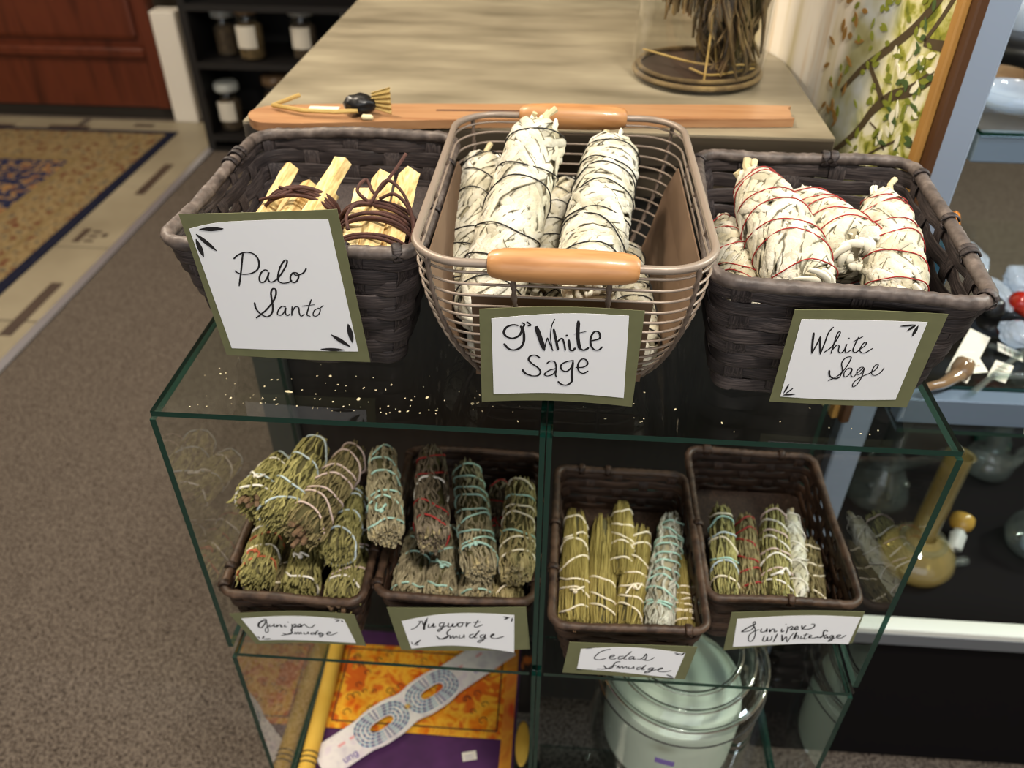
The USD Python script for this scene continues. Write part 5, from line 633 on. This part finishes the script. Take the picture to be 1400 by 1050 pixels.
palo_bundle('bundle of pale wood sticks bound with tangled brown cord, right in the palo basket', 72, [((-.181, .082, .124), (-.187, .175, .136), .0100, .009), ((-.163, .076, .126), (-.168, .182, .152), .0105, .0092), ((-.147, .080, .120), (-.145, .190, .150), .0105, .0095), ((-.172, .085, .104), (-.172, .19, .118), .0100, .0085), ((-.150, .085, .102), (-.152, .19, .12), .0100, .0085)],
    [((-.165, .118, .122), (.0, 1, .2), .034, .026, 4), ((-.165, .138, .127), (.1, 1, .2), .034, .025, 3), ((-.165, .095, .117), (-.1, 1, .2), .034, .025, 2)],
    [[(-.168, .125, .152), (-.180, .13, .162), (-.176, .15, .164), (-.165, .135, .158), (-.150, .15, .172), (-.140, .165, .184)], [(-.168, .125, .152), (-.155, .14, .168), (-.138, .13, .16), (-.128, .115, .14), (-.130, .10, .125)], [(-.168, .125, .152), (-.178, .115, .156), (-.184, .10, .152), (-.18, .085, .146)], [(-.16, .13, .155), (-.145, .125, .162), (-.132, .12, .15), (-.127, .11, .13)]])
for k, (B, T) in enumerate([((-.29, .13, .096), (-.285, .25, .098)), ((-.2, .12, .096), (-.2, .24, .097))]):
    palo_bundle(('loose pale stick lying under the left stick bundle' if k == 0 else 'loose pale stick lying between the two stick bundles'), 75 + k, [(B, T, .0085, .008)], [], [])

# ------------------------------------------------------------------ hand-lettered sign cards
def quadpatch(c, cm, n=18, m=8):
    """c: TL, TR, BR, BL; cm: a point on the top and on the bottom edge that bulges"""
    TL, TR, BR, BL = map(np.array, c)
    def edge(a, b, mid):
        t = np.linspace(0, 1, n)[:, None]
        p = a + (b - a)*t
        if mid is None: return p
        mid = np.array(mid); s = float(np.dot(mid - a, b - a)/np.dot(b - a, b - a)); e = mid - (a + (b - a)*s); return p + e*(np.where(t < s, np.sin(t/s*math.pi/2), np.sin((1 - t)/(1 - s)*math.pi/2)))
    A, B_ = edge(TL, TR, cm[0]), edge(BL, BR, cm[1]); return np.stack([A + (B_ - A)*k for k in np.linspace(0, 1, m)], 1)
def sign_card(key, label, bend=.0012, tape=True):
    s = SIGNS[key]; g = thing('sign_card', label, 'sign', tuple(s['c']), rotx=s['t'], group='hand lettered cards on the baskets'); hw = max(abs(p[0]) for p in s['card'])
    bd = lambda q: bend*np.cos(q[..., 0]/hw*1.5)
    def sheet(P2, y, th): return slab(np.stack([P2[..., 0], y - bd(P2), P2[..., 1]], -1), (0, -th, 0))
    part(g, 'backing_card', sheet(quadpatch(s['card'], s['cm']), 0, .0006), 'card_olive', False); part(g, 'paper', sheet(quadpatch(s['paper'], s['pm']), -.0008, .0003), 'paper', False)
    y = -.00125
    for st in s['ink']:
        c = spline(np.array(st[1:]).reshape(-1, 2), 6); d = np.gradient(c, axis=0); d /= np.linalg.norm(d, axis=1, keepdims=True) + 1e-9; nn = np.stack([-d[:, 1], d[:, 0]], 1)
        w = st[0]/2*(.72 + .45*np.abs(d[:, 1]))[:, None]; w[0] *= .6; w[-1] *= .5; P2 = np.stack([c - nn*w, c + nn*w], 1); part(g, 'lettering', sheet(P2, y, .0002), 'ink', False); y -= .000004
    for w, x0, z0, x1, z1 in s['leaf']:
        t = np.linspace(0, 1, 9)[:, None]; a, b = np.array([x0, z0]), np.array([x1, z1]); d = (b - a)/np.linalg.norm(b - a); nn = np.array([-d[1], d[0]]); c = a + (b - a)*t; ww = w/2*np.sin(math.pi*np.clip(t, .02, .98))**.75
        part(g, 'leaf_ornament', sheet(np.stack([c - nn*ww, c + nn*ww], 1), y, .0002), 'ink', False)
sign_card('palo', 'hand lettered card reading Palo Santo with black leaf corners'); sign_card('nine', 'hand lettered card reading 9" White Sage on the wire basket'); sign_card('white', 'hand lettered card reading White Sage in script on the right basket')
sign_card('juniper', 'small hand lettered card reading Juniper Smudge'); sign_card('mugwort', 'small hand lettered card reading Mugwort Smudge, its paper curling'); sign_card('cedar', 'small hand lettered card reading Cedar Smudge'); sign_card('mix', 'small hand lettered card reading Juniper w/White Sage')
# ------------------------------------------------------------------ things on the counter
pd = thing('wooden_paddle', 'long flat wooden paddle with a rounded end lying along the counter edge', 'paddle', (0, 0, .1305))
out = [(-.30, .352), (-.125, .379), (.10, .400), (.255, .414), (.268, .424), (.270, .452), (.26, .462), (.10, .452), (-.06, .440), (-.25, .424), (-.34, .412), (-.362, .400), (-.368, .384), (-.362, .366), (-.345, .352)]
part(pd, 'blade', extrude(sg.Polygon(spline(np.array(out + out[:1]), 6)), .010), 'paddle_wood', 30)
part(pd, 'groove', slab(np.array([[(x, y0 + .125*(x + .2)*.5, .0102) for y0 in (.404, .4075)] for x in np.linspace(-.15, .06, 8)]), (0, 0, .0002)), 'cord_brown', False)
part(pd, 'price_sticker', box(-.302, -.266, .390, .410, .0101, .0106), 'tag_paper', False, label='blank white sticker')
lone('bent_reed', tube(np.array([(-.318, .424, .149), (-.342, .394, .146), (-.30, .376, .147), (-.262, .372, .148), (-.235, .372, .150)]), .0026, 6), 'reed', 'thin bent reed lying on the rounded end of the paddle', 'reed', (0, 0, 0))
fn = thing('dried_pod', 'small dark knob with a ribbed tan fan, lying on the wooden paddle', 'ornament', (-.225, .382, .141))
kv, kf = arr(trimesh.creation.icosphere(3, 1.0)); kn = kv*np.array([.019, .014, .012])*(1 + .18*(meshkit.noise(kv*3.0)[:, None] - .5)); part(fn, 'knob', (kn + np.array([-.01, .004, .012]), kf), 'black_rubber', True)
fan = np.array([[(.004 + .022*t, .004 + .0015*math.sin(s*16), .0165 + s*(.009 + .0068*t)) for s in np.linspace(-1, 1, 29)] for t in np.linspace(0, 1, 6)]); part(fn, 'ribbed_fan', slab(fan, (0, .002, 0)), 'reed', True)
part(fn, 'pale_chip', box(-.006, .008, -.016, -.010, 0, .006, .002), 'crumb', False)
vs = thing('glass_vase', 'clear glass cylinder of dried herbs on the counter', 'vase', (.178, .605, .131))
R = .088
part(vs, 'glass', lathe([(0, .004), (R - .004, .004), (R - .004, .42), (R, .42), (R, .006), (R - .003, 0), (0, 0)][::-1], 56), 'vase_glass', 40)
part(vs, 'base_ring', tube(np.array([(.084*math.cos(a), .084*math.sin(a), .008) for a in np.linspace(0, 2*math.pi, 49)[:-1]]), .0036, 8, closed=True), 'dry_herb', True)
part(vs, 'base_ring', tube(np.array([(.079*math.cos(a), .079*math.sin(a), .015) for a in np.linspace(0, 2*math.pi, 49)[:-1]]), .003, 8, closed=True), 'dry_herb', True)
part(vs, 'dark_base', lathe([(0, .005), (.078, .005), (.078, .012), (0, .013)], 40), 'herb_dark', 40)
rs = np.random.RandomState(90); hm = []
for k in range(420):
    a0 = rs.uniform(-1.5, 1.5); q = rs.uniform(.15, 1.0)*.078; zb = rs.uniform(.012, .09) if rs.rand() < .6 else rs.uniform(.07, .25); l = rs.uniform(.06, .16); a = np.linspace(0, 1, 7); x0, y0 = q*math.cos(a0), q*math.sin(a0)
    c = np.stack([x0 + .012*np.sin(a*5 + k), y0 + .012*np.cos(a*4 + k), zb + l*a], 1); rr_ = np.hypot(c[:, 0], c[:, 1]); c[:, :2] *= np.minimum(1, .080/np.maximum(rr_, 1e-6))[:, None]; hm.append(tube(c, rs.uniform(.0012, .0062)*np.interp(a, [0, .5, 1], [.6, 1.3, .5]), 5, flat=.5))
for k in range(110):
    a0 = rs.uniform(1.9, 4.2); q = rs.uniform(.3, .95)*.074; zb = rs.uniform(.078, .115) + .03*(k % 3 == 0); a = np.linspace(0, 1, 6); c = np.stack([q*math.cos(a0)*(1 - .2*a), q*math.sin(a0) + .02*a, zb + .14*a], 1); hm.append(tube(c, rs.uniform(.003, .008)*np.interp(a, [0, .3, 1], [.4, 1.2, .6]), 5, flat=.5))
part(vs, 'dried_herbs', join(hm), 'dry_herb', True, kind='stuff')
for p in ([(-.074, .01, .03), (.0, -.03, .024), (.074, -.02, .022)], [(0, -.075, .016), (.002, -.06, .08), (-.002, -.04, .2)], [(.07, -.03, .02), (.01, -.065, .02), (-.02, -.072, .03)], [(.02, -.04, .02), (.0, -.01, .12), (-.05, .02, .25)]): part(vs, 'twig', tube(spline(p, 8), .0016, 6), 'reed', True)
# ------------------------------------------------------------------ crumbs on the top glass
rs = np.random.RandomState(91); cm = []
for k in range(120):
    x = rs.choice([rs.uniform(-.33, -.02), rs.normal(-.2, .07), rs.uniform(.02, .34)], p=[.45, .35, .2]); y = abs(rs.normal(.0, .035)) + .008; s = rs.uniform(.0003, .0009)*(1 + 1.6*(rs.rand() < .07))
    v, f = arr(trimesh.creation.icosphere(0, 1.0)); v = v*np.array([s*rs.uniform(.7, 2.2), s*rs.uniform(.6, 1.2), s*.6]); t = rs.rand()*3.14; v = v @ np.array([[math.cos(t), math.sin(t), 0], [-math.sin(t), math.cos(t), 0], [0, 0, 1]]); cm.append((v + np.array([min(max(x, -.34), .34), y, s*.5]), f))
lone('wood_crumbs', join(cm), 'crumb', 'tiny pale wood and leaf crumbs strewn over the top glass', 'crumbs', kind='stuff', smooth=False)

# ------------------------------------------------------------------ lowest visible shelf: cloth, belt, jar
Z3 = LV[2]
def wavy(x0, x1, y0, y1, z, amp, n=24, m=18, k=9):
    P = np.array([[(x, y, z + amp*(math.sin(x*40 + k) + math.sin(y*52 + 2*k)) + amp) for y in np.linspace(y0, y1, m)] for x in np.linspace(x0, x1, n)]); return slab(P, (0, 0, .001))
tc_ = thing('tapestry', 'folded purple cloth with an orange flowered batik panel, under the belt', 'cloth', (0, 0, Z3))
part(tc_, 'purple_ground', wavy(-.338, -.030, .012, .300, .0016, .0005), 'purple_cloth', True); part(tc_, 'batik_panel', wavy(-.332, -.050, .118, .272, .0036, .0004), 'batik', True)
part(tc_, 'orange_edge', wavy(-.052, -.034, .016, .292, .0042, .0003, 4), 'orange_cloth', True)
for p in ([(-.322, .130), (-.060, .130)], [(-.060, .130), (-.060, .262)], [(-.060, .262), (-.322, .262)], [(-.322, .262), (-.322, .130)]): part(tc_, 'black_border', tube([(p[0][0], p[0][1], .0056), ((p[0][0] + p[1][0])/2, (p[0][1] + p[1][1])/2, .0062), (p[1][0], p[1][1], .0056)], .0009, 5), 'ink', True)
rs = np.random.RandomState(92)
part(tc_, 'flower_outline', join([tube(np.array([(cx + q*math.cos(a)*(1 - a/8), cy + q*math.sin(a)*(1 - a/8), .0062) for a in np.linspace(0, 5, 12)]), .0005, 4) for cx, cy, q in [(rs.uniform(-.31, -.07), rs.uniform(.14, .255), rs.uniform(.004, .008)) for _ in range(46)]]), 'cord_brown', True, kind='stuff')
rl = thing('rolled_scarf', 'yellow rolled scarf with black bands at the left edge of the lowest shelf', 'scarf', (-.339, 0, Z3 + .0135))
part(rl, 'roll', tube([(-.006, .298, 0), (-.002, .2, 0), (0, .1, .0), (.001, .01, 0)], .0125, 14), 'yellow_cloth', True)
for y in (.052, .060, .068): part(rl, 'black_band', tube(np.array([(.0005 + .0128*math.cos(a), y, .0128*math.sin(a)) for a in np.linspace(0, 2*math.pi, 25)[:-1]]), .0011, 5, closed=True), 'ink', True)
yd = lone('yellow_disc', lathe([(0, 0), (.046, 0), (.05, .004), (.046, .009), (0, .010)], 40), 'yellow_cloth', 'round yellow disc showing at the right of the purple cloth', 'disc', (-.0585, .12, Z3 + .0062)) if False else None
lone('yellow_disc', lathe([(0, 0), (.0135, 0), (.016, .004), (.0135, .009), (0, .010)], 40)[0]*np.array([1, 2.6, 1]) if False else (lambda m: (m[0]*np.array([1, 3.4, 1]), m[1]))(lathe([(0, 0), (.0095, 0), (.011, .003), (.0095, .006), (0, .007)], 32)), 'yellow_cloth', 'yellow oval pad between the purple cloth and the divider', 'pad', (-.0185, .115, Z3), smooth=True)
lone('printed_cloth', wavy(-.029, -.009, .165, .298, .0005, .0012, 8, 14), 'black_orange', 'black and orange cloth tucked beside the divider on the lowest shelf', 'cloth', (0, 0, Z3), smooth=True)
bt = thing('beaded_belt', 'white beaded belt with oval openings lying diagonally over the cloth', 'belt', (-.19, .172, Z3 + .0085), rotz=41.6)
Lb, Wb = .176, .029; holes = [(-.068, 0), (.026, 0)]
def oval(cx, cy, a, b, n=40): return [(cx + a*math.copysign(abs(math.cos(t))**.7, math.cos(t)), cy + b*math.copysign(abs(math.sin(t))**.7, math.sin(t))) for t in np.linspace(0, 2*math.pi, n, endpoint=False)]
edge = [(x, -Wb - .005*math.exp(-((x + .062)/.03)**4) - .005*math.exp(-((x - .022)/.03)**4)) for x in np.linspace(-Lb, Lb, 60)]; edge += [(x, -y) for x, y in edge[::-1]]
belt = sg.Polygon(edge)
for cx, cy in holes: belt = belt.difference(sg.Polygon(oval(cx, cy, .020, .0080)))
part(bt, 'band', extrude(belt, .0016), 'belt_white', False)
for cx, cy in holes:
    for q, (a, b) in enumerate(((.024, .0115), (.031, .0165), (.038, .0215), (.043, .0265))):
        pts = oval(cx, cy, a, b, 56 + 8*q); bl = [moved(trimesh.creation.icosphere(1, .0016), (x, y, .0022)) for x, y in pts]
        part(bt, 'bead_row', join(bl[0::4] + bl[1::4]), 'bead_blue' if q % 2 else 'bead_pale', True, kind='stuff'); part(bt, 'bead_row', join(bl[2::4] + bl[3::4]), 'bead_pale' if q % 2 else 'bead_blue', True, kind='stuff')
part(bt, 'gold_star', extrude(sg.Polygon([(-.020 + (.006 if k % 2 else .0026)*math.cos(k*math.pi/6), (.006 if k % 2 else .0026)*math.sin(k*math.pi/6)) for k in range(12)]), .0032), 'bead_gold', False)
part(bt, 'printed_word', moved(meshkit.text_mesh('ung', .010, .0002, True), (-.145, -.022, .0017)), 'print_violet', False); part(bt, 'printed_mark', moved(meshkit.text_mesh('m', .008, .0002, True), (.10, -.018, .0017)), 'print_violet', False)
for x in (-.14, -.12, .08, .12): part(bt, 'printed_mark', box(x, x + .012, .006, .010, .0016, .0018), 'print_pink', False)
tg = thing('price_tag', 'small white paper tag lying on the purple cloth', 'tag', (-.098, .088, Z3 + .0045), rotz=14); part(tg, 'paper', box(-.011, .011, -.007, .007, 0, .0006), 'tag_paper', False); part(tg, 'printing', join([box(-.007, .006, -.004 + .004*k, -.0032 + .004*k, .0006, .0007) for k in range(2)]), 'print_violet', False, label='grey printed lines')
jr = thing('lidded_jar', 'big lidded glass jar with pale contents on the lowest shelf', 'jar', (.205, .155, Z3))
body = [(0, 0), (.112, 0), (.119, .006), (.121, .02), (.121, .165), (.117, .178), (.108, .186), (.108, .192)]; part(jr, 'glass_body', lathe(np.vstack([body, [(.104, .192), (.104, .184), (.112, .176), (.1165, .164), (.1165, .02), (.11, .006), (0, .005)]]), 64), 'clear_glass', 40)
part(jr, 'pale_contents', lathe([(0, .006), (.09, .006), (.098, .014), (.100, .10), (.094, .14), (.07, .152), (0, .150)], 48), 'jar_contents', 40)
part(jr, 'dark_gasket', tube(np.array([(.1225*math.cos(a), .1225*math.sin(a), .172) for a in np.linspace(0, 2*math.pi, 81)[:-1]]), .0012, 6, closed=True), 'gasket', True)
part(jr, 'lid', lathe([(0, .192), (.108, .192), (.122, .194), (.125, .199), (.122, .205), (.112, .208), (.108, .214), (.104, .218), (.094, .219), (.090, .226), (.084, .229), (.074, .229), (.070, .222), (.04, .219), (0, .219)], 64), 'clear_glass', 25)
for r_, z in ((.1185, .205), (.099, .219), (.079, .230)): part(jr, 'lid_ring', tube(np.array([(r_*math.cos(a), r_*math.sin(a), z) for a in np.linspace(0, 2*math.pi, 81)[:-1]]), .0034, 8, closed=True), 'real_glass', True)
part(jr, 'grey_sticker', slab(np.array([[(.1215*math.sin(a), -.1215*math.cos(a), z) for a in np.linspace(-.32, -.10, 7)] for z in (.118, .130)]), (0, -.0004, 0)), 'print_violet', False)

# ------------------------------------------------------------------ glass case on the right
cs = thing('display_case', 'black velvet display case with metal rails holding clear glassware', 'display case', (0, 0, 0))
part(cs, 'black_base', box(.437, 1.75, .352, 1.02, FL, -.736), 'velvet', False); part(cs, 'velvet_shelf', box(.437, 1.75, .366, 1.02, -.736, -.70), 'velvet', False); part(cs, 'front_trim', box(.437, 1.75, .338, .366, -.736, -.695, .002), 'steel_trim', False); part(cs, 'trim_face', box(.437, 1.75, .3365, .3385, -.735, -.708), 'rail_dark', False)
part(cs, 'back_panel', box(.437, 1.75, 1.02, 1.03, FL, -.45), 'velvet', False)
part(cs, 'front_rail', box(.476, 1.75, .345, .372, -.250, -.208, .002), 'steel_mid', False)
def case_pane(x0, x1, y0, y1, z): p = part(cs, 'glass_shelf', join([grid_mesh(np.array([[(x0, y0, z), (x0, y1, z)], [(x1, y0, z), (x1, y1, z)]])[::-1]), grid_mesh(np.array([[(x0, y0, z - .006), (x0, y1, z - .006)], [(x1, y0, z - .006), (x1, y1, z - .006)]]))]), 'shelf_glass', False); part(p, 'polished_edge', join([box(x0, x1, y0, y0 + .0008, z - .006, z), box(x0, x0 + .0008, y0, y1, z - .006, z)]), 'glass_edge', False)
case_pane(.476, 1.75, .372, .90, -.203); case_pane(.476, 1.75, .335, .52, -.252); case_pane(.676, 1.75, .795, 1.35, -.002)
part(cs, 'far_rail', box(.676, 1.75, .80, .826, -.055, -.0085, .002), 'steel_mid', False)
part(cs, 'upright_post', box(.432, .474, .402, .432, FL, 1.62, .003), 'steel_paint', False)
for x in (1.55,): part(cs, 'rear_leg', box(x, x + .04, .84, .88, -.70, -.009), 'steel_paint', False); part(cs, 'rear_leg', box(x, x + .04, 1.28, 1.32, FL, -.009), 'steel_paint', False)
def shell(prof, w=.0032):
    p = np.array(prof, float); q = p.copy(); q[:, 0] = np.maximum(p[:, 0] - w, 0); q[:, 1] = np.clip(p[:, 1], w, None); return np.vstack([p, q[::-1]])
def water_pipe(label, x, y, z, parts, rz=0):
    g = thing('glass_pipe', label, 'glassware', (x, y, z), rz, group='glass pieces on the black velvet')
    for nm, m, mt in parts: part(g, nm, m, mt, True)
    return g
def straight(a, b, r, w=.003, n=20):
    d = np.array(b) - np.array(a); L = np.linalg.norm(d); return rot_to(lathe(shell([(r, 0), (r, L*.5), (r, L - .004), (r + .003, L)], w), n), d, a)
ZV = -.70
bub = lambda pts, r: join([moved(trimesh.creation.icosphere(2, r), p) for p in pts])
water_pipe('clear glass beaker pipe with bubbles in its base, farthest left on the black velvet', .660, .672, ZV, [('beaker', lathe(shell([(0, 0), (.058, 0), (.064, .004), (.062, .016), (.05, .05), (.032, .085), (.022, .105), (.021, .16), (.021, .24), (.026, .243)]), 40), 'pipe_glass'),
    ('glass_bubble', bub([(.048*math.cos(a), .048*math.sin(a), .035 + .02*(k % 2)) for k, a in enumerate(np.linspace(0, 5.6, 8))], .008), 'pipe_glass'), ('side_joint', straight((.028, -.012, .09), (.075, -.045, .15), .011), 'pipe_glass'), ('collar', tube(np.array([(.03*math.cos(a), .03*math.sin(a), .092) for a in np.linspace(0, 6.2832, 33)[:-1]]), .006, 8, closed=True), 'pipe_glass')])
water_pipe('pale amber glass pipe with a tall tube, behind the right glass side pane', .680, .492, ZV, [('round_base', lathe(shell([(0, 0), (.05, 0), (.062, .006), (.066, .022), (.060, .042), (.042, .058), (.026, .066), (.022, .075)]), 40), 'amber_glass'),
    ('tall_tube', straight((.0, .01, .06), (.016, .03, .245), .022, .0035, 28), 'amber_glass'), ('ring', tube(np.array([(.036*math.cos(a), .036*math.sin(a), .064) for a in np.linspace(0, 6.2832, 33)[:-1]]), .0055, 8, closed=True), 'pipe_glass'), ('spout', bub([(.066, -.01, .02), (.078, -.006, .018), (.088, 0, .014)], .009), 'pipe_glass'), ('inner_cone', lathe([(0, .012), (.03, .012), (.018, .05), (0, .055)], 28), 'amber_glass')])
bw = thing('glass_bowl', 'amber glass bowl piece with frosted joint, lying on the velvet', 'glassware', (.790, .560, ZV)); d_ = np.array([.35, .75, .42]); A0 = np.array([-.03, -.04, .0145])
part(bw, 'frosted_joint', rot_to(lathe([(0, 0), (.012, 0), (.0145, .03), (.010, .034), (.010, .04)], 24), d_, A0), 'frost_glass', True); part(bw, 'bowl', rot_to(lathe([(.009, .038), (.018, .044), (.022, .055), (.021, .066), (.016, .07), (.009, .066), (.004, .055), (0, .054)], 28), d_, A0), 'amber_solid', True)
water_pipe('round clear glass flask with a white tag, at the right edge', .915, .545, ZV, [('flask', lathe(shell([(0, 0), (.036, 0), (.052, .012), (.058, .032), (.052, .056), (.034, .074), (.018, .085), (.016, .14)]), 40), 'pipe_glass'), ('inner_dome', lathe([(0, .006), (.024, .006), (.022, .03), (.010, .044), (0, .046)], 28), 'blue_glass'), ('paper_tag', rot_to(box(-.017, .017, -.026, .026, 0, .0007), (-.35, -.55, .75), (.012, -.012, .112)), 'tag_paper')])
water_pipe('clear glass pipe with slanting arm and small tag, behind on the velvet', .905, .755, ZV, [('flask', lathe(shell([(0, 0), (.034, 0), (.048, .012), (.05, .03), (.040, .052), (.02, .066), (.017, .2), (.021, .203)]), 36), 'pipe_glass'), ('arm', straight((.03, -.02, .03), (.12, .03, .085), .012), 'pipe_glass'), ('arm', straight((.045, -.01, .06), (.08, -.02, .12), .009), 'pipe_glass'), ('paper_tag', rot_to(box(-.014, .014, -.018, .018, 0, .0007), (-.2, -.6, .8), (.042, -.02, .135)), 'tag_paper')])
water_pipe('dark green based glass piece near the back of the velvet shelf', .955, .84, ZV, [('body', lathe(shell([(0, 0), (.03, 0), (.036, .02), (.02, .05), (.018, .17), (.022, .173)]), 32), 'pipe_glass'), ('green_foot', lathe([(0, .001), (.034, .001), (.036, .012), (0, .014)], 32), 'glass_edge')])
# small pieces on the upper glass shelf
ZU = -.203
def paper_tag(x, y, rz, label, s=1.0, tilt=0.25): g = thing('price_tag', label, 'tag', (x, y, ZU + .004), rz, rotx=math.degrees(tilt), group='tags on the upper glass shelf'); part(g, 'paper', box(-.013*s, .013*s, -.02*s, .02*s, 0, .0007), 'tag_paper', False); part(g, 'printing', join([box(-.008*s, .007*s, -.008*s + .008*s*k, -.0065*s + .008*s*k, .0007, .0008) for k in range(3)]), 'tag_ink', False)
paper_tag(.592, .425, 12, 'white price tag with red print, beside the corner of the right basket'); paper_tag(.655, .455, 70, 'white price tag lying flat, rightmost on the upper glass shelf', .9); paper_tag(.622, .405, -35, 'pale price tag among the clear rods on the upper glass shelf', .9); 
lone('paper_strip', slab(np.array([[(.555 + .075*t + s*.010, .385 + .115*t - s*.012, ZU + .004 + .004*math.sin(t*3)) for s in (-1, 1)] for t in np.linspace(0, 1, 8)]), (0, 0, .0008)), 'tag_paper', 'long strip of white paper beside the right woven basket', 'paper')
sm = thing('spoon_pipe', 'small smoky brown glass pipe on the upper shelf, next to the right basket', 'glassware', (.555, .382, ZU + .014)); part(sm, 'bowl', rot_to(lathe([(0, 0), (.012, .002), (.0145, .014), (.0125, .026), (.008, .03), (0, .03)], 24), (.3, .4, .8), (0, 0, -.008)), 'brown_glass', True); part(sm, 'stem', tube([(0, 0, 0), (-.03, -.022, -.003), (-.052, -.030, -.004)], [.011, .007, .006], 12), 'brown_glass', True)
rp = thing('red_glass_pipe', 'red glass pipe end at the right edge of the picture', 'glassware', (.712, .552, ZU)); part(rp, 'knob', moved(trimesh.creation.icosphere(3, .016), (-.006, .012, .024)), 'red_glass', True); part(rp, 'tube', tube([(-.006, .008, .018), (.02, -.03, .014), (.05, -.07, .012)], .0105, 14), 'red_glass', True); part(rp, 'pale_band', tube(np.array([(.014, -.021, .0145), (.017, -.026, .0142)]), .0112, 14), 'tag_paper', True)
for k, (a, b, r_) in enumerate((((.565, .352), (.72, .50), .0045), ((.60, .39), (.70, .40), .005), ((.63, .47), (.70, .42), .004))):
    lone('glass_rod', straight((a[0], a[1], ZU + r_ + .001), (b[0], b[1], ZU + r_ + .003), r_, .002, 14), 'pipe_glass', ('longest clear glass rod, slanting along the front of the upper glass shelf', 'clear glass rod lying across the upper shelf near the rail', 'short clear glass rod behind the price tags')[k], 'glassware', smooth=True)
def lump(label, x, y, s, mt, seed, nm='glass_piece'):
    v, f = arr(trimesh.creation.icosphere(4, 1.0)); v = v*np.array(s)*(1 + .7*(meshkit.fbm(v*1.5 + seed)[:, None] - .5)); v[:, 2] += s[2]; lone(nm, (v, f), mt, label, 'glassware', (x, y, ZU - v[:, 2].min()), smooth=True)
lump('pale blue glass piece, nearest the red pipe end', .668, .478, (.022, .03, .018), 'blue_glass', 1); lump('pale blue shiny glass piece behind the red pipe end', .745, .640, (.03, .035, .02), 'blue_glass', 2); lump('pale blue glass piece in front of the small black cap', .690, .60, (.022, .045, .014), 'blue_glass', 3); lump('blue white glass piece at the far end of the upper glass shelf', .700, .72, (.02, .05, .013), 'blue_glass', 4)
lone('rubber_cap', lathe([(0, 0), (.016, 0), (.018, .01), (.014, .022), (.009, .026), (0, .027)], 24), 'black_rubber', 'small black cap on the upper glass shelf', 'cap', (.672, .566, ZU), smooth=True)
og = thing('glass_figurine', 'small orange topped blue glass figure behind the right basket', 'glassware', (.578, .590, ZU)); part(og, 'body', lathe([(0, 0), (.018, 0), (.02, .05), (.016, .10), (.01, .118), (0, .12)], 24), 'teal_glass', True); part(og, 'top', lathe([(0, .116), (.011, .12), (.012, .135), (.006, .152), (0, .156)], 20), 'orange_glass', True)
ZF = -.002
def fl(nm, label, x, y, prof, mt, s=1): lone(nm, lathe([(a*s, b*s) for a, b in prof], 32), mt, label, 'glassware', (x, y, ZF), smooth=True)
DISH = [(0, 0), (.05, 0), (.062, .014), (.06, .03), (.055, .03), (.05, .012), (0, .008)]
fl('glass_dish', 'shiny clear glass dish on the far glass shelf at the top right', .775, .93, DISH, 'blue_glass'); fl('glass_dish', 'brown dish behind the clear one on the far glass shelf', .80, 1.05, DISH, 'brown_glass', .8); fl('glass_dish', 'black dish farther back on the far glass shelf', .90, 1.20, [(0, 0), (.07, 0), (.085, .03), (.08, .05), (0, .05)], 'black_rubber'); fl('glass_dome', 'grey glass dome at the back of the far glass shelf', .93, 1.28, [(0, 0), (.05, 0), (.055, .06), (.04, .11), (0, .13)], 'steel_paint')
